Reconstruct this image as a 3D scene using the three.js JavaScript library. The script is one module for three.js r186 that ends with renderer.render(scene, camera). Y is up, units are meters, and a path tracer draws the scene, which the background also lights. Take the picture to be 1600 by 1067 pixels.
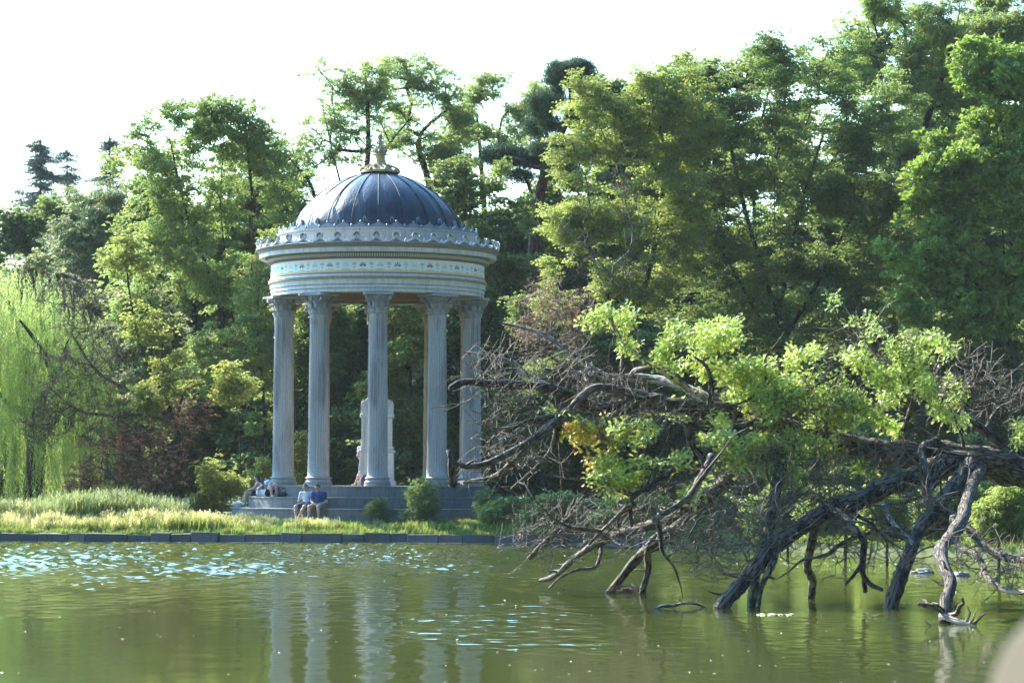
import * as THREE from 'three';
import { Sky } from 'three/addons/objects/Sky.js';
import { MarchingCubes } from 'three/addons/objects/MarchingCubes.js';
import { mergeGeometries, mergeVertices, toCreasedNormals } from 'three/addons/utils/BufferGeometryUtils.js';
import { RoundedBoxGeometry } from 'three/addons/geometries/RoundedBoxGeometry.js';

// ---------- camera, sky, sun, exposure ----------
const scene = new THREE.Scene();
const FPX = 4300, EYE = 2.15;                       // focal length in pixels of the 1600 px wide photograph
const camera = new THREE.PerspectiveCamera(2 * Math.atan(533.5 / FPX) * 180 / Math.PI, 1600 / 1067, 0.5, 4000);
camera.position.set(0, EYE, 0);
camera.rotation.order = 'YXZ';
camera.rotation.set(Math.atan(214.5 / FPX), 0, 0.0035);
camera.focus = 80; camera.userData.fStop = 6.3;
camera.updateMatrixWorld(true);

const SUN_AZ = 45 * Math.PI / 180, SUN_EL = 36 * Math.PI / 180;   // left of the view direction, behind the scene
const sunDir = new THREE.Vector3(-Math.sin(SUN_AZ) * Math.cos(SUN_EL), Math.sin(SUN_EL), -Math.cos(SUN_AZ) * Math.cos(SUN_EL));
const sky = new Sky(); sky.name = 'sky'; sky.scale.setScalar(3000);
sky.userData = { kind: 'structure', label: 'bright white hazy summer sky above the treetops', category: 'sky' };
const su = sky.material.uniforms;
su.sunPosition.value.copy(sunDir); su.turbidity.value = 10; su.rayleigh.value = 2.1; su.mieCoefficient.value = 0.022; su.mieDirectionalG.value = 0.6;
su.cloudCoverage.value = 0;
scene.add(sky);
scene.environmentIntensity = 0.108;
const sun = new THREE.DirectionalLight(new THREE.Color(1, 0.93, 0.8), 5);
sun.position.copy(sunDir).multiplyScalar(150).add(new THREE.Vector3(0, 0, -80)); sun.target.position.set(0, 0, -80);
sun.castShadow = true; sun.shadow.mapSize.set(4096, 4096); sun.shadow.radius = 1.2;
Object.assign(sun.shadow.camera, { left: -70, right: 70, top: 70, bottom: -70, near: 1, far: 400 });
scene.add(sun, sun.target);
const renderer = new THREE.WebGLRenderer({ antialias: true });
renderer.setSize(1024, 682); renderer.shadowMap.enabled = true;
renderer.toneMapping = THREE.LinearToneMapping; renderer.toneMappingExposure = 4.8;
scene.fog = new THREE.FogExp2(new THREE.Color(0.8, 0.9, 1.0), 0.00009);

// ---------- helpers ----------
const V = (x, y, z) => new THREE.Vector3(x, y, z);
let seed = 20240611;
const rnd = () => { seed = (seed + 0x6d2b79f5) | 0; let t = Math.imul(seed ^ (seed >>> 15), 1 | seed); t = (t + Math.imul(t ^ (t >>> 7), 61 | t)) ^ t; return ((t ^ (t >>> 14)) >>> 0) / 4294967296; };
const reseed = (s) => { seed = s * 7919 + 13; };
const rr = (a, b) => a + (b - a) * rnd();
const gauss = () => (rnd() + rnd() + rnd() + rnd() - 2) * 1.0;
const clamp = (x, a, b) => Math.min(b, Math.max(a, x)), lerp = (a, b, t) => a + (b - a) * t;
const smooth = (a, b, x) => { const t = clamp((x - a) / (b - a), 0, 1); return t * t * (3 - 2 * t); };
const hash3 = (x, y, z) => { let h = Math.imul(x, 374761393) ^ Math.imul(y, 668265263) ^ Math.imul(z, 2147483647 ^ 0x5bd1e995); h = Math.imul(h ^ (h >>> 13), 1274126177); h ^= h >>> 16; return (h >>> 0) / 4294967296; };
function noise3(x, y, z, px = 0, py = 0) {        // value noise, optionally periodic in x and y
  const ix = Math.floor(x), iy = Math.floor(y), iz = Math.floor(z), fx = x - ix, fy = y - iy, fz = z - iz;
  const s = fx * fx * (3 - 2 * fx), t = fy * fy * (3 - 2 * fy), u = fz * fz * (3 - 2 * fz);
  const wx = (i) => px ? ((i % px) + px) % px : i, wy = (i) => py ? ((i % py) + py) % py : i;
  const h = (a, b, c) => hash3(wx(ix + a), wy(iy + b), iz + c);
  return lerp(lerp(lerp(h(0, 0, 0), h(1, 0, 0), s), lerp(h(0, 1, 0), h(1, 1, 0), s), t), lerp(lerp(h(0, 0, 1), h(1, 0, 1), s), lerp(h(0, 1, 1), h(1, 1, 1), s), t), u);
}
const fbm = (x, y, z, o = 4, px = 0, py = 0) => { let a = 0.5, s = 0, f = 1; for (let i = 0; i < o; i++) { s += a * noise3(x * f, y * f, z + i * 17, px * f, py * f); a *= 0.5; f *= 2; } return s / (1 - Math.pow(0.5, o)); };
// a point seen at pixel (px, py) of the 1600 x 1067 photograph, d metres into the scene
function P(px, py, d) {
  const v = V((px - 800) / FPX, -(py - 533.5) / FPX, -1).applyQuaternion(camera.quaternion);
  return v.multiplyScalar(d / -v.z).add(camera.position);
}
const mpp = (d) => d / FPX;                          // metres per photograph pixel at depth d
const counts = {};
function numbered(n) { const k = counts[n] = (counts[n] ?? -1) + 1; return k ? n + '_' + String(k).padStart(3, '0') : n; }
function tag(o, label, category, group, kind) {
  if (label) o.userData.label = label;
  if (category) o.userData.category = category;
  if (group) o.userData.group = group;
  if (kind) o.userData.kind = kind;
  return o;
}
function shade(o) { o.castShadow = o.receiveShadow = true; return o; }
function mesh(name, geo, mat, parent) { const m = shade(new THREE.Mesh(geo, mat)); m.name = parent ? name : numbered(name); (parent || scene).add(m); return m; }
function thing(name, label, category, pos, group) {
  const o = new THREE.Group(); o.name = numbered(name); if (pos) o.position.copy(pos); scene.add(o);
  return tag(o, label, category, group);
}
function sub(name, parent) { const o = new THREE.Group(); o.name = name; parent.add(o); return o; }
function tex(w, h, fn, srgb = true) {
  const d = new Uint8Array(w * h * 4);
  for (let y = 0, i = 0; y < h; y++) for (let x = 0; x < w; x++, i += 4) {
    const c = fn(x / w, y / h);
    if (Array.isArray(c)) { d[i] = clamp(c[0], 0, 1) * 255; d[i + 1] = clamp(c[1], 0, 1) * 255; d[i + 2] = clamp(c[2], 0, 1) * 255; } else d[i] = d[i + 1] = d[i + 2] = clamp(c, 0, 1) * 255;
    d[i + 3] = 255;
  }
  const t = new THREE.DataTexture(d, w, h); t.magFilter = THREE.LinearFilter; t.minFilter = THREE.LinearMipmapLinearFilter; t.generateMipmaps = true;
  t.wrapS = t.wrapT = THREE.RepeatWrapping; if (srgb) t.colorSpace = THREE.SRGBColorSpace; t.needsUpdate = true; return t;
}
const lin = (r, g, b) => new THREE.Color().setRGB(r, g, b);
const M = (o) => new THREE.MeshStandardMaterial(o);
// collects tubes and ribbons into one indexed geometry
class MB {
  constructor() { this.p = []; this.n = []; this.u = []; this.i = []; this.c = []; }
  tube(pts, rad, sides = 6, capped = true, rough = 0, uvs = 1) {
    const n = pts.length; if (n < 2) return this;
    const base = this.p.length / 3; let ref = V(0.31, 0.2, 0.93), len = 0;
    const t = V(), a = V(), b = V();
    for (let i = 0; i < n; i++) {
      t.copy(pts[Math.min(n - 1, i + 1)]).sub(pts[Math.max(0, i - 1)]).normalize();
      a.copy(ref).addScaledVector(t, -ref.dot(t)); if (a.lengthSq() < 1e-4) a.set(t.y, -t.x, 0.1); a.normalize(); ref = a.clone(); b.crossVectors(t, a);
      if (i) len += pts[i].distanceTo(pts[i - 1]);
      for (let k = 0; k <= sides; k++) {
        const w = (k / sides) * Math.PI * 2, c = Math.cos(w), s = Math.sin(w), q = 1 + (rough ? rough * (hash3(i + base, k % sides, 7) - 0.5) * 2 : 0);
        const nx = a.x * c + b.x * s, ny = a.y * c + b.y * s, nz = a.z * c + b.z * s, r = rad[i] * q;
        this.p.push(pts[i].x + nx * r, pts[i].y + ny * r, pts[i].z + nz * r); this.n.push(nx, ny, nz); this.u.push((k / sides) * Math.max(0.25, Math.round(rad[0] * 6)) * uvs, len * uvs);
      }
    }
    const w = sides + 1;
    for (let i = 0; i < n - 1; i++) for (let k = 0; k < sides; k++) { const q = base + i * w + k; this.i.push(q, q + 1, q + w, q + 1, q + w + 1, q + w); }
    if (capped) for (const e of [0, n - 1]) {
      if (rad[e] < 0.004) continue;
      const ci = this.p.length / 3, o = base + e * w, d = e ? pts[e].clone().sub(pts[e - 1]).normalize() : pts[0].clone().sub(pts[1]).normalize();
      this.p.push(pts[e].x + d.x * rad[e] * 0.3, pts[e].y + d.y * rad[e] * 0.3, pts[e].z + d.z * rad[e] * 0.3); this.n.push(d.x, d.y, d.z); this.u.push(0.5, 0.5);
      for (let k = 0; k < sides; k++) e ? this.i.push(o + k, o + k + 1, ci) : this.i.push(o + k + 1, o + k, ci);
    }
    return this;
  }
  get tris() { return this.i.length / 3; }
  geo() {
    const g = new THREE.BufferGeometry();
    g.setAttribute('position', new THREE.Float32BufferAttribute(this.p, 3)); g.setAttribute('normal', new THREE.Float32BufferAttribute(this.n, 3)); g.setAttribute('uv', new THREE.Float32BufferAttribute(this.u, 2));
    g.setIndex(this.i); return g;
  }
}
const curve = (pts, n) => { const c = new THREE.CatmullRomCurve3(pts, false, 'centripetal'); return c.getPoints(n ?? (pts.length - 1) * 4); };
const lathe = (prof, seg = 96) => new THREE.LatheGeometry(prof.map(([r, y]) => new THREE.Vector2(r, y)), seg);
const crisp = (g, a = 0.5) => toCreasedNormals(g, a);
// ---------- ground, lake and bank ----------
// depth of the far waterline for a given x (bank comes nearer on the right)
const bankZ = (x) => { const t = clamp((x - 2) / 14, 0, 3); return -90.8 + 19 * Math.pow(t, 1.25) * (t < 1 ? 1 : 1) + 0.12 * Math.sin(x * 0.7) * smooth(1, 8, x); };
function groundY(x, z) {
  const t = bankZ(x) - z;                            // metres behind the waterline
  if (t < 0) return -1.2;
  const rise = 0.27 + 0.33 * smooth(0, 3.4, t) + 0.25 * smooth(5, 30, t) + 0.5 * smooth(2, 12, t) * smooth(6, 14, x);
  return rise + 0.1 * (fbm(x * 0.5, z * 0.5, 3, 3) - 0.5) * smooth(0.3, 2, t) * (1 - smooth(-10, -6, -Math.abs(x + 4.9)) * smooth(2, 4, t));
}
{
  const ts = [-140, -60, -20, -5, -0.3, 0, 0.35, 0.8, 1.3, 1.9, 2.6, 3.4, 4.4, 6, 8, 11, 15, 20, 28, 40, 70, 150, 400, 1200, 2800], xs = [];
  for (let x = -26; x <= 30; x += 0.7) xs.push(x);
  xs.unshift(-2500, -600, -150, -60, -38); xs.push(40, 60, 150, 600, 2500);
  const p = [], u = [], ix = [];
  ts.forEach((t) => xs.forEach((x) => { const z = bankZ(x) - t; p.push(x, t < 0 ? -1.2 : groundY(x, z - 1e-4), z); u.push(x, z); }));
  const w = xs.length;
  for (let j = 0; j < ts.length - 1; j++) for (let i = 0; i < w - 1; i++) { const q = j * w + i; ix.push(q, q + 1, q + w, q + 1, q + w + 1, q + w); }
  const g = new THREE.BufferGeometry(); g.setAttribute('position', new THREE.Float32BufferAttribute(p, 3)); g.setAttribute('uv', new THREE.Float32BufferAttribute(u, 2)); g.setIndex(ix); g.computeVertexNormals();
  const t = tex(512, 512, (a, b) => { const n = fbm(a * 8, b * 8, 1, 5, 8, 8), m = fbm(a * 40, b * 40, 5, 2, 40, 40); return [0.2 + n * 0.16 + m * 0.08, 0.23 + n * 0.15 + m * 0.08, 0.12 + n * 0.07 + m * 0.05]; });
  t.repeat.set(1 / 6, 1 / 6);
  const o = mesh('ground', g, M({ map: t, roughness: 1 }));
  tag(o, null, null, null, 'structure');
}
{ // the lake: one sheet, ripples as relief; wind patches ripple more
  const N = 2048, S = 72;                            // one tile covers 72 m
  const patch = (X, Z) => {                          // X, Z in metres
    const far = smooth(-50, -70, Z) * (1 - smooth(3, 9, X)), st = fbm(X * 0.12, Z * 0.035, 9, 3), st2 = fbm(X * 0.35, Z * 0.06, 31, 3);
    const fz2 = smooth(-60, -76, Z) * (1 - smooth(-3, 5, X));
    const left = smooth(2, -9, X) * smooth(-58, -72, Z);
    return clamp(smooth(0.42, 0.62, st * 0.65 + st2 * 0.35 + far * 0.22 + left * 0.34 + fz2 * 0.1 - 0.03) * (0.15 + 0.85 * far) + 0.5 * smooth(0.68, 0.76, fbm(X * 0.25, Z * 0.05, 77, 3)), 0, 1);
  };
  const t = tex(N, N, (a, b) => {
    const X = a * S - S / 2, Z = -20 - (1 - b) * S;
    const small = noise3(a * 280, b * 120, 2, 280, 120) * 0.6 + noise3(a * 420, b * 260, 8, 420, 260) * 0.4, swell = noise3(a * 300, b * 52, 12, 300, 52) * 0.65 + noise3(a * 410, b * 90, 18, 410, 90) * 0.35, fz = smooth(-62, -78, Z), wide = fbm(a * 60, b * 44, 4, 2, 60, 44);
    const w = patch(X, Z);
    return clamp(0.5 + (small - 0.5) * (0.035 + 1.0 * w * (1 - fz)) + (swell - 0.5) * fz * w * 0.6 + (wide - 0.5) * (0.05 + 0.1 * w), 0, 1);
  }, false);
  const m = new THREE.MeshPhysicalMaterial({ color: lin(0.045, 0.052, 0.0105), roughness: 0.07, ior: 1.333, bumpMap: t, bumpScale: 0.11 });
  // wind-ruffled far water: real wavelets; the calm rest is four flat sheets round it
  const x0 = -27, x1 = 13, za = -92.6, zb = -50, nx = 290, nz = 300, ps = [], uv = [], ix = [], nm = [];
  const add = (x, y, z) => { ps.push(x, y, z); uv.push((x + S / 2) / S, 1 + (z + 20) / S); return ps.length / 3 - 1; };
  const ruffle = (x, z) => { const st = fbm(x * 0.16, z * 0.05, 41, 3), st2 = fbm(x * 0.5, z * 0.09, 51, 3), band = smooth(-58, -76, z) * (1 - 0.75 * smooth(-6, 4, x)); return smooth(0.44, 0.6, st * 0.55 + st2 * 0.45 + 0.26 * band + 0.08 * smooth(-8, -18, x)) * smooth(zb, zb - 4, z) * smooth(x0, x0 + 2, x) * (1 - 0.85 * smooth(-4.5, 1.5, x)) * smooth(x1, x1 - 5, x) * smooth(za, za + 1, z); };
  for (let j = 0; j <= nz; j++) for (let i = 0; i <= nx; i++) { const x = lerp(x0, x1, i / nx), z = lerp(za, zb, j / nz), h = noise3(x * 5.4, z * 2.9, 61) * 0.6 + noise3(x * 6.2, z * 4.1, 71) * 0.4 - 0.5; add(x, (j && j < nz && i && i < nx) ? h * 0.18 * ruffle(x, z) : 0, z); }
  for (let j = 0; j < nz; j++) for (let i = 0; i < nx; i++) { const q = j * (nx + 1) + i; ix.push(q, q + nx + 1, q + 1, q + 1, q + nx + 1, q + nx + 2); }
  for (const [l, r, f, n] of [[-180, 180, -120, za], [-180, 180, zb, 60], [-180, x0, za, zb], [x1, 180, za, zb]]) { const q = add(l, 0, f); add(r, 0, f); add(l, 0, n); add(r, 0, n); ix.push(q, q + 2, q + 1, q + 1, q + 2, q + 3); }
  const g = new THREE.BufferGeometry(); g.setAttribute('position', new THREE.Float32BufferAttribute(ps, 3)); g.setAttribute('uv', new THREE.Float32BufferAttribute(uv, 2)); g.setIndex(ix); g.computeVertexNormals(); void nm;
  const o = mesh('lake_water', g, m);
  tag(o, null, null, null, 'structure');
}
// ---------- materials of stone ----------
const stoneTex = tex(1024, 1024, (a, b) => {        // limestone with grey weathering streaks running down
  const n = fbm(a * 6, b * 6, 1, 5, 6, 6), st = fbm(a * 70, b * 5, 2, 4, 70, 5), sp = noise3(a * 180, b * 180, 3, 180, 180);
  const dirt = smooth(0.5, 0.8, st) * 0.10 + smooth(0.55, 0.8, n) * 0.10; const v = 0.86 + (n - 0.5) * 0.14 + (sp - 0.5) * 0.07 - dirt;
  return [v, v * 0.985, v * 0.95];
});
const stoneRough = tex(512, 512, (a, b) => fbm(a * 16, b * 16, 4, 5, 16, 16), false);
const stone = (r, g, b, rep = 0.5) => { const t = stoneTex.clone(); t.repeat.set(rep, rep); const k = stoneRough.clone(); k.repeat.set(rep * 1.7, rep * 1.7); return M({ color: lin(r, g, b), map: t, roughness: 0.85, bumpMap: k, bumpScale: 0.006 }); };
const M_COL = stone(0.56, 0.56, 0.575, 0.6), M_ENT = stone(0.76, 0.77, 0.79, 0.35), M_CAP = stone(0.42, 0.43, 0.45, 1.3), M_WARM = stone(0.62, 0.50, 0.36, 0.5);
const stainTex = tex(512, 1024, (a, b) => { const st = fbm(a * 44, b * 4, 12, 4, 44, 4), bl = fbm(a * 5, b * 7, 13, 4, 5, 7), sp = noise3(a * 120, b * 240, 3, 120, 240); const v = 0.88 - smooth(0.46, 0.72, st) * 0.13 * smooth(0.35, 0.65, bl) - smooth(0.45, 0.8, bl) * 0.09 + (sp - 0.5) * 0.08; return [v, v * 0.985, v * 0.965]; });
{ const t = stainTex; t.repeat.set(0.45, 0.14); M_COL.map = t; }
const M_STEP = [stone(0.225, 0.235, 0.24, 0.45), stone(0.26, 0.265, 0.262, 0.52), stone(0.195, 0.21, 0.22, 0.4)];
const M_RED = M({ color: lin(0.27, 0.11, 0.11), roughness: 0.8 }), M_OCHRE = stone(0.5, 0.38, 0.2, 0.6), M_BROWN = stone(0.42, 0.27, 0.17, 0.4);
const M_GREY = stone(0.30, 0.29, 0.26, 0.8), M_WHITE = stone(0.9, 0.9, 0.9, 1.2), M_MARBLE = stone(0.95, 0.95, 0.94, 0.3);
function uvLathe(prof, seg = 120) {                 // lathe with uv in metres
  const g = lathe(prof, seg), u = g.attributes.uv, p = g.attributes.position; let len = [0];
  for (let i = 1; i < prof.length; i++) len.push(len[i - 1] + Math.hypot(prof[i][0] - prof[i - 1][0], prof[i][1] - prof[i - 1][1]));
  const rm = Math.max(...prof.map((q) => q[0]));
  for (let i = 0; i < u.count; i++) u.setXY(i, u.getX(i) * rm * 6.28318, len[i % prof.length] + prof[0][1]);
  void p; return crisp(g, 0.6);
}
const TD = 99, TC = P(588.3, 760, TD);              // temple axis
const TY = (py, r) => P(588.3, py, TD - r).y;        // height seen at row py on the near side of a ring of radius r
const G0 = 0.72, Y0 = TY(759.5, 3.9);               // ground at the steps, platform top
const temple = thing('rotunda_temple', 'round stone temple with Corinthian columns and a dark ribbed dome above the lake bank', 'temple', V(TC.x, 0, TC.z));
{ // --- steps: rings of stone blocks
  const rise = (Y0 - G0) / 3, RS = [5.2, 4.6, 4.05];
  RS.forEach((R, k) => {
    const s = sub('step', temple), y1 = G0 + rise * (k + 1), y0 = k ? G0 + rise * k : G0 - 0.5, r0 = k < 2 ? RS[k + 1] - 0.3 : 0.0, N = 22;
    for (let i = 0; i < N; i++) {
      const a0 = (i + 0.37 * k) / N * Math.PI * 2 + 0.0006 * 2, a1 = (i + 1 + 0.37 * k) / N * Math.PI * 2 - 0.0012, seg = 7, pts = [[R - 0.02, y0], [R - 0.02, y1 - 0.06], [R, y1 - 0.052], [R, y1 - 0.012], [R - 0.012, y1], [r0, y1]];
      const g = new THREE.LatheGeometry(pts.map(([r, y]) => new THREE.Vector2(r, y)), seg, a0, a1 - a0), u = g.attributes.uv; let L = 0; const lens = pts.map((q, j) => (L += j ? Math.hypot(q[0] - pts[j - 1][0], q[1] - pts[j - 1][1]) : 0));
      for (let q = 0; q < u.count; q++) u.setXY(q, u.getX(q) * R * (a1 - a0) + i * 3.71 + k, lens[q % pts.length] + i * 1.3);
      const b = mesh('block', crisp(g, 0.6), M_STEP[Math.floor(hash3(i, k, 5) * 3)], s); void b;
    }
  });
}
{ // --- columns
  const yb = Y0, yt = TY(455.5, 3.9), H = yt - yb, hb = 0.34, hc = 0.76, ys = yb + hb, ye = yt - hc, R = 3.53;
  // base: torus, scotia, torus on a low round plinth
  const base = uvLathe([[0, 0.0], [0.47, 0], [0.47, 0.06], [0.44, 0.065], [0.455, 0.09], [0.46, 0.115], [0.45, 0.15], [0.425, 0.165], [0.41, 0.185], [0.402, 0.21], [0.405, 0.235], [0.43, 0.25], [0.437, 0.27], [0.43, 0.295], [0.40, 0.305], [0.385, 0.315], [0.37, 0.34]], 40);
  // fluted shaft
  const rows = 16, FL = 24, per = 5, ring = FL * per, p = [], u = [], ix = [];
  for (let j = 0; j <= rows; j++) {
    const t = j / rows, y = hb + (H - hb - hc) * t, r = lerp(0.352, 0.308, t) + 0.006 * Math.sin(t * Math.PI) + (t > 0.985 ? 0.02 : 0) + (t < 0.01 ? 0.015 : 0), dep = (j === 0 || j === rows) ? 0 : 0.04;
    for (let k = 0; k <= ring; k++) { const f = (k % per) / per, q = f < 0.19 ? 0 : Math.sin((f - 0.19) / 0.81 * Math.PI), a = (k + 0.5) / ring * Math.PI * 2; p.push(Math.sin(a) * (r - dep * Math.sqrt(q)), y, Math.cos(a) * (r - dep * Math.sqrt(q))); u.push(k / ring * 2.2, y); }
  }
  for (let j = 0; j < rows; j++) for (let k = 0; k < ring; k++) { const q = j * (ring + 1) + k; ix.push(q, q + 1, q + ring + 1, q + 1, q + ring + 2, q + ring + 1); }
  let shaft = new THREE.BufferGeometry(); shaft.setAttribute('position', new THREE.Float32BufferAttribute(p, 3)); shaft.setAttribute('uv', new THREE.Float32BufferAttribute(u, 2)); shaft.setIndex(ix); shaft = crisp(shaft, 0.75);
  // Corinthian capital: bell, two rows of curling acanthus leaves, corner volutes, concave abacus
  const cap = [], y0 = H - hc;
  cap.push(crisp(lathe([[0.30, y0 - 0.01], [0.335, y0], [0.335, y0 + 0.03], [0.3, y0 + 0.035], [0.3, y0 + 0.3], [0.34, y0 + 0.5], [0.43, y0 + 0.64]], 32), 0.6));
  const leaf = (ang, yy, h, w, r0, curl) => {
    const N = 8, Wn = 6, p = [], ix = [], u = [];
    for (let j = 0; j <= N; j++) for (let k = 0; k <= Wn; k++) {
      const t = j / N, s = k / Wn * 2 - 1, bend = t < 0.72 ? 0.03 + t * t * 0.07 : 0.066 + curl * Math.sin((t - 0.72) / 0.28 * 1.9), yv = t < 0.8 ? t / 0.8 * h : h - (t - 0.8) * h * 0.65, ww = w * (1 - 0.35 * t) * (1 + 0.22 * Math.cos(t * 22)) * (t > 0.93 ? 0.55 : 1);
      const r = r0 + bend + 0.034 * Math.cos(s * 1.5) + 0.012 * Math.cos(s * 11), a = ang + s * ww / 2 / r0; p.push(Math.sin(a) * r, yy + yv - 0.02 * s * s, Math.cos(a) * r); u.push(k / Wn * 0.2, t * 0.3);
    }
    for (let j = 0; j < N; j++) for (let k = 0; k < Wn; k++) { const q = j * (Wn + 1) + k; ix.push(q, q + 1, q + Wn + 1, q + 1, q + Wn + 2, q + Wn + 1); }
    const g = new THREE.BufferGeometry(); g.setAttribute('position', new THREE.Float32BufferAttribute(p, 3)); g.setAttribute('uv', new THREE.Float32BufferAttribute(u, 2)); g.setIndex(ix); g.computeVertexNormals(); return g.toNonIndexed();
  };
  for (let k = 0; k < 8; k++) { cap.push(leaf(k * Math.PI / 4, y0 + 0.035, 0.24, 0.25, 0.30, 0.09)); cap.push(leaf((k + 0.5) * Math.PI / 4, y0 + 0.2, 0.28, 0.2, 0.31, 0.10)); }
  const volute = (ang, rOut, y, dir, scale) => {      // a spiral ribbon that rises from the bell and curls under the abacus
    const pts = [], rad = [];
    for (let i = 0; i <= 26; i++) {
      const t = i / 26; let rx, yy;
      if (t < 0.4) { const q = t / 0.4; rx = lerp(0.33, rOut, q * q); yy = y - 0.24 * scale + 0.2 * scale * q; } else { const q = (t - 0.4) / 0.6, an = Math.PI / 2 - q * Math.PI * 3.4, rs = 0.085 * scale * (1 - q * 0.75); rx = rOut + Math.cos(an) * rs * 0.9; yy = y - 0.04 * scale - 0.085 * scale + Math.sin(an) * rs + 0.085 * scale; }
      const a = ang + dir * (0.22 * (1 - Math.min(1, t / 0.4))); pts.push(V(Math.sin(a) * rx, yy, Math.cos(a) * rx)); rad.push(0.026 * scale);
    }
    return new MB().tube(pts, rad, 5).geo().toNonIndexed();
  };
  for (let k = 0; k < 4; k++) { const a = (k + 0.5) * Math.PI / 2; cap.push(volute(a, 0.55, y0 + 0.6, 1, 1), volute(a, 0.55, y0 + 0.6, -1, 1), volute(k * Math.PI / 2, 0.4, y0 + 0.58, 1.6, 0.7), volute(k * Math.PI / 2, 0.4, y0 + 0.58, -1.6, 0.7)); }
  { const sh = new THREE.Shape(); const c = 0.53, m = 0.40; for (let k = 0; k < 4; k++) { const a = k * Math.PI / 2, rot = (x, y) => [x * Math.cos(a) - y * Math.sin(a), x * Math.sin(a) + y * Math.cos(a)]; const A = rot(-c + 0.07, c), B = rot(0, m), C = rot(c - 0.07, c), D = rot(c, c - 0.07); k ? sh.lineTo(...C.map((_, i) => rot(c - 0.07, c)[i])) : sh.moveTo(...rot(c - 0.07, c)); sh.quadraticCurveTo(...rot(0, m - 0.02), ...rot(-c + 0.07, c)); sh.lineTo(...rot(-c, c - 0.07)); void A; void B; void D; }
    const g = new THREE.ExtrudeGeometry(sh, { depth: 0.075, bevelEnabled: true, bevelSize: 0.012, bevelThickness: 0.012, bevelSegments: 1, curveSegments: 8 }); g.rotateX(-Math.PI / 2); g.translate(0, H - 0.095, 0); cap.push(g);
    for (let k = 0; k < 4; k++) { const f = new THREE.SphereGeometry(0.07, 8, 6); f.scale(1, 1, 0.6); f.translate(0, H - 0.07, 0.43); f.rotateY(k * Math.PI / 2); cap.push(f.toNonIndexed()); } }
  const capital = mergeGeometries(cap.map((g) => { const q = g.index ? g.toNonIndexed() : g; for (const k of Object.keys(q.attributes)) if (!['position', 'normal', 'uv'].includes(k)) q.deleteAttribute(k); return q; }));
  for (let k = 0; k < 10; k++) {
    const a = (3.2 + 36 * k) * Math.PI / 180, c = sub('column', temple); c.position.set(Math.sin(a) * R, yb, Math.cos(a) * R); c.rotation.y = a;
    const back = k >= 3 && k <= 7; mesh('shaft', shaft, back ? M_WARM : M_COL, c).rotation.y = Math.floor(hash3(k, 8, 1) * 24) * Math.PI / 12; mesh('base', base, M_CAP, c); mesh('capital', capital, back ? M_WARM : M_CAP, c); void ys; void ye;
  }
}
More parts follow.
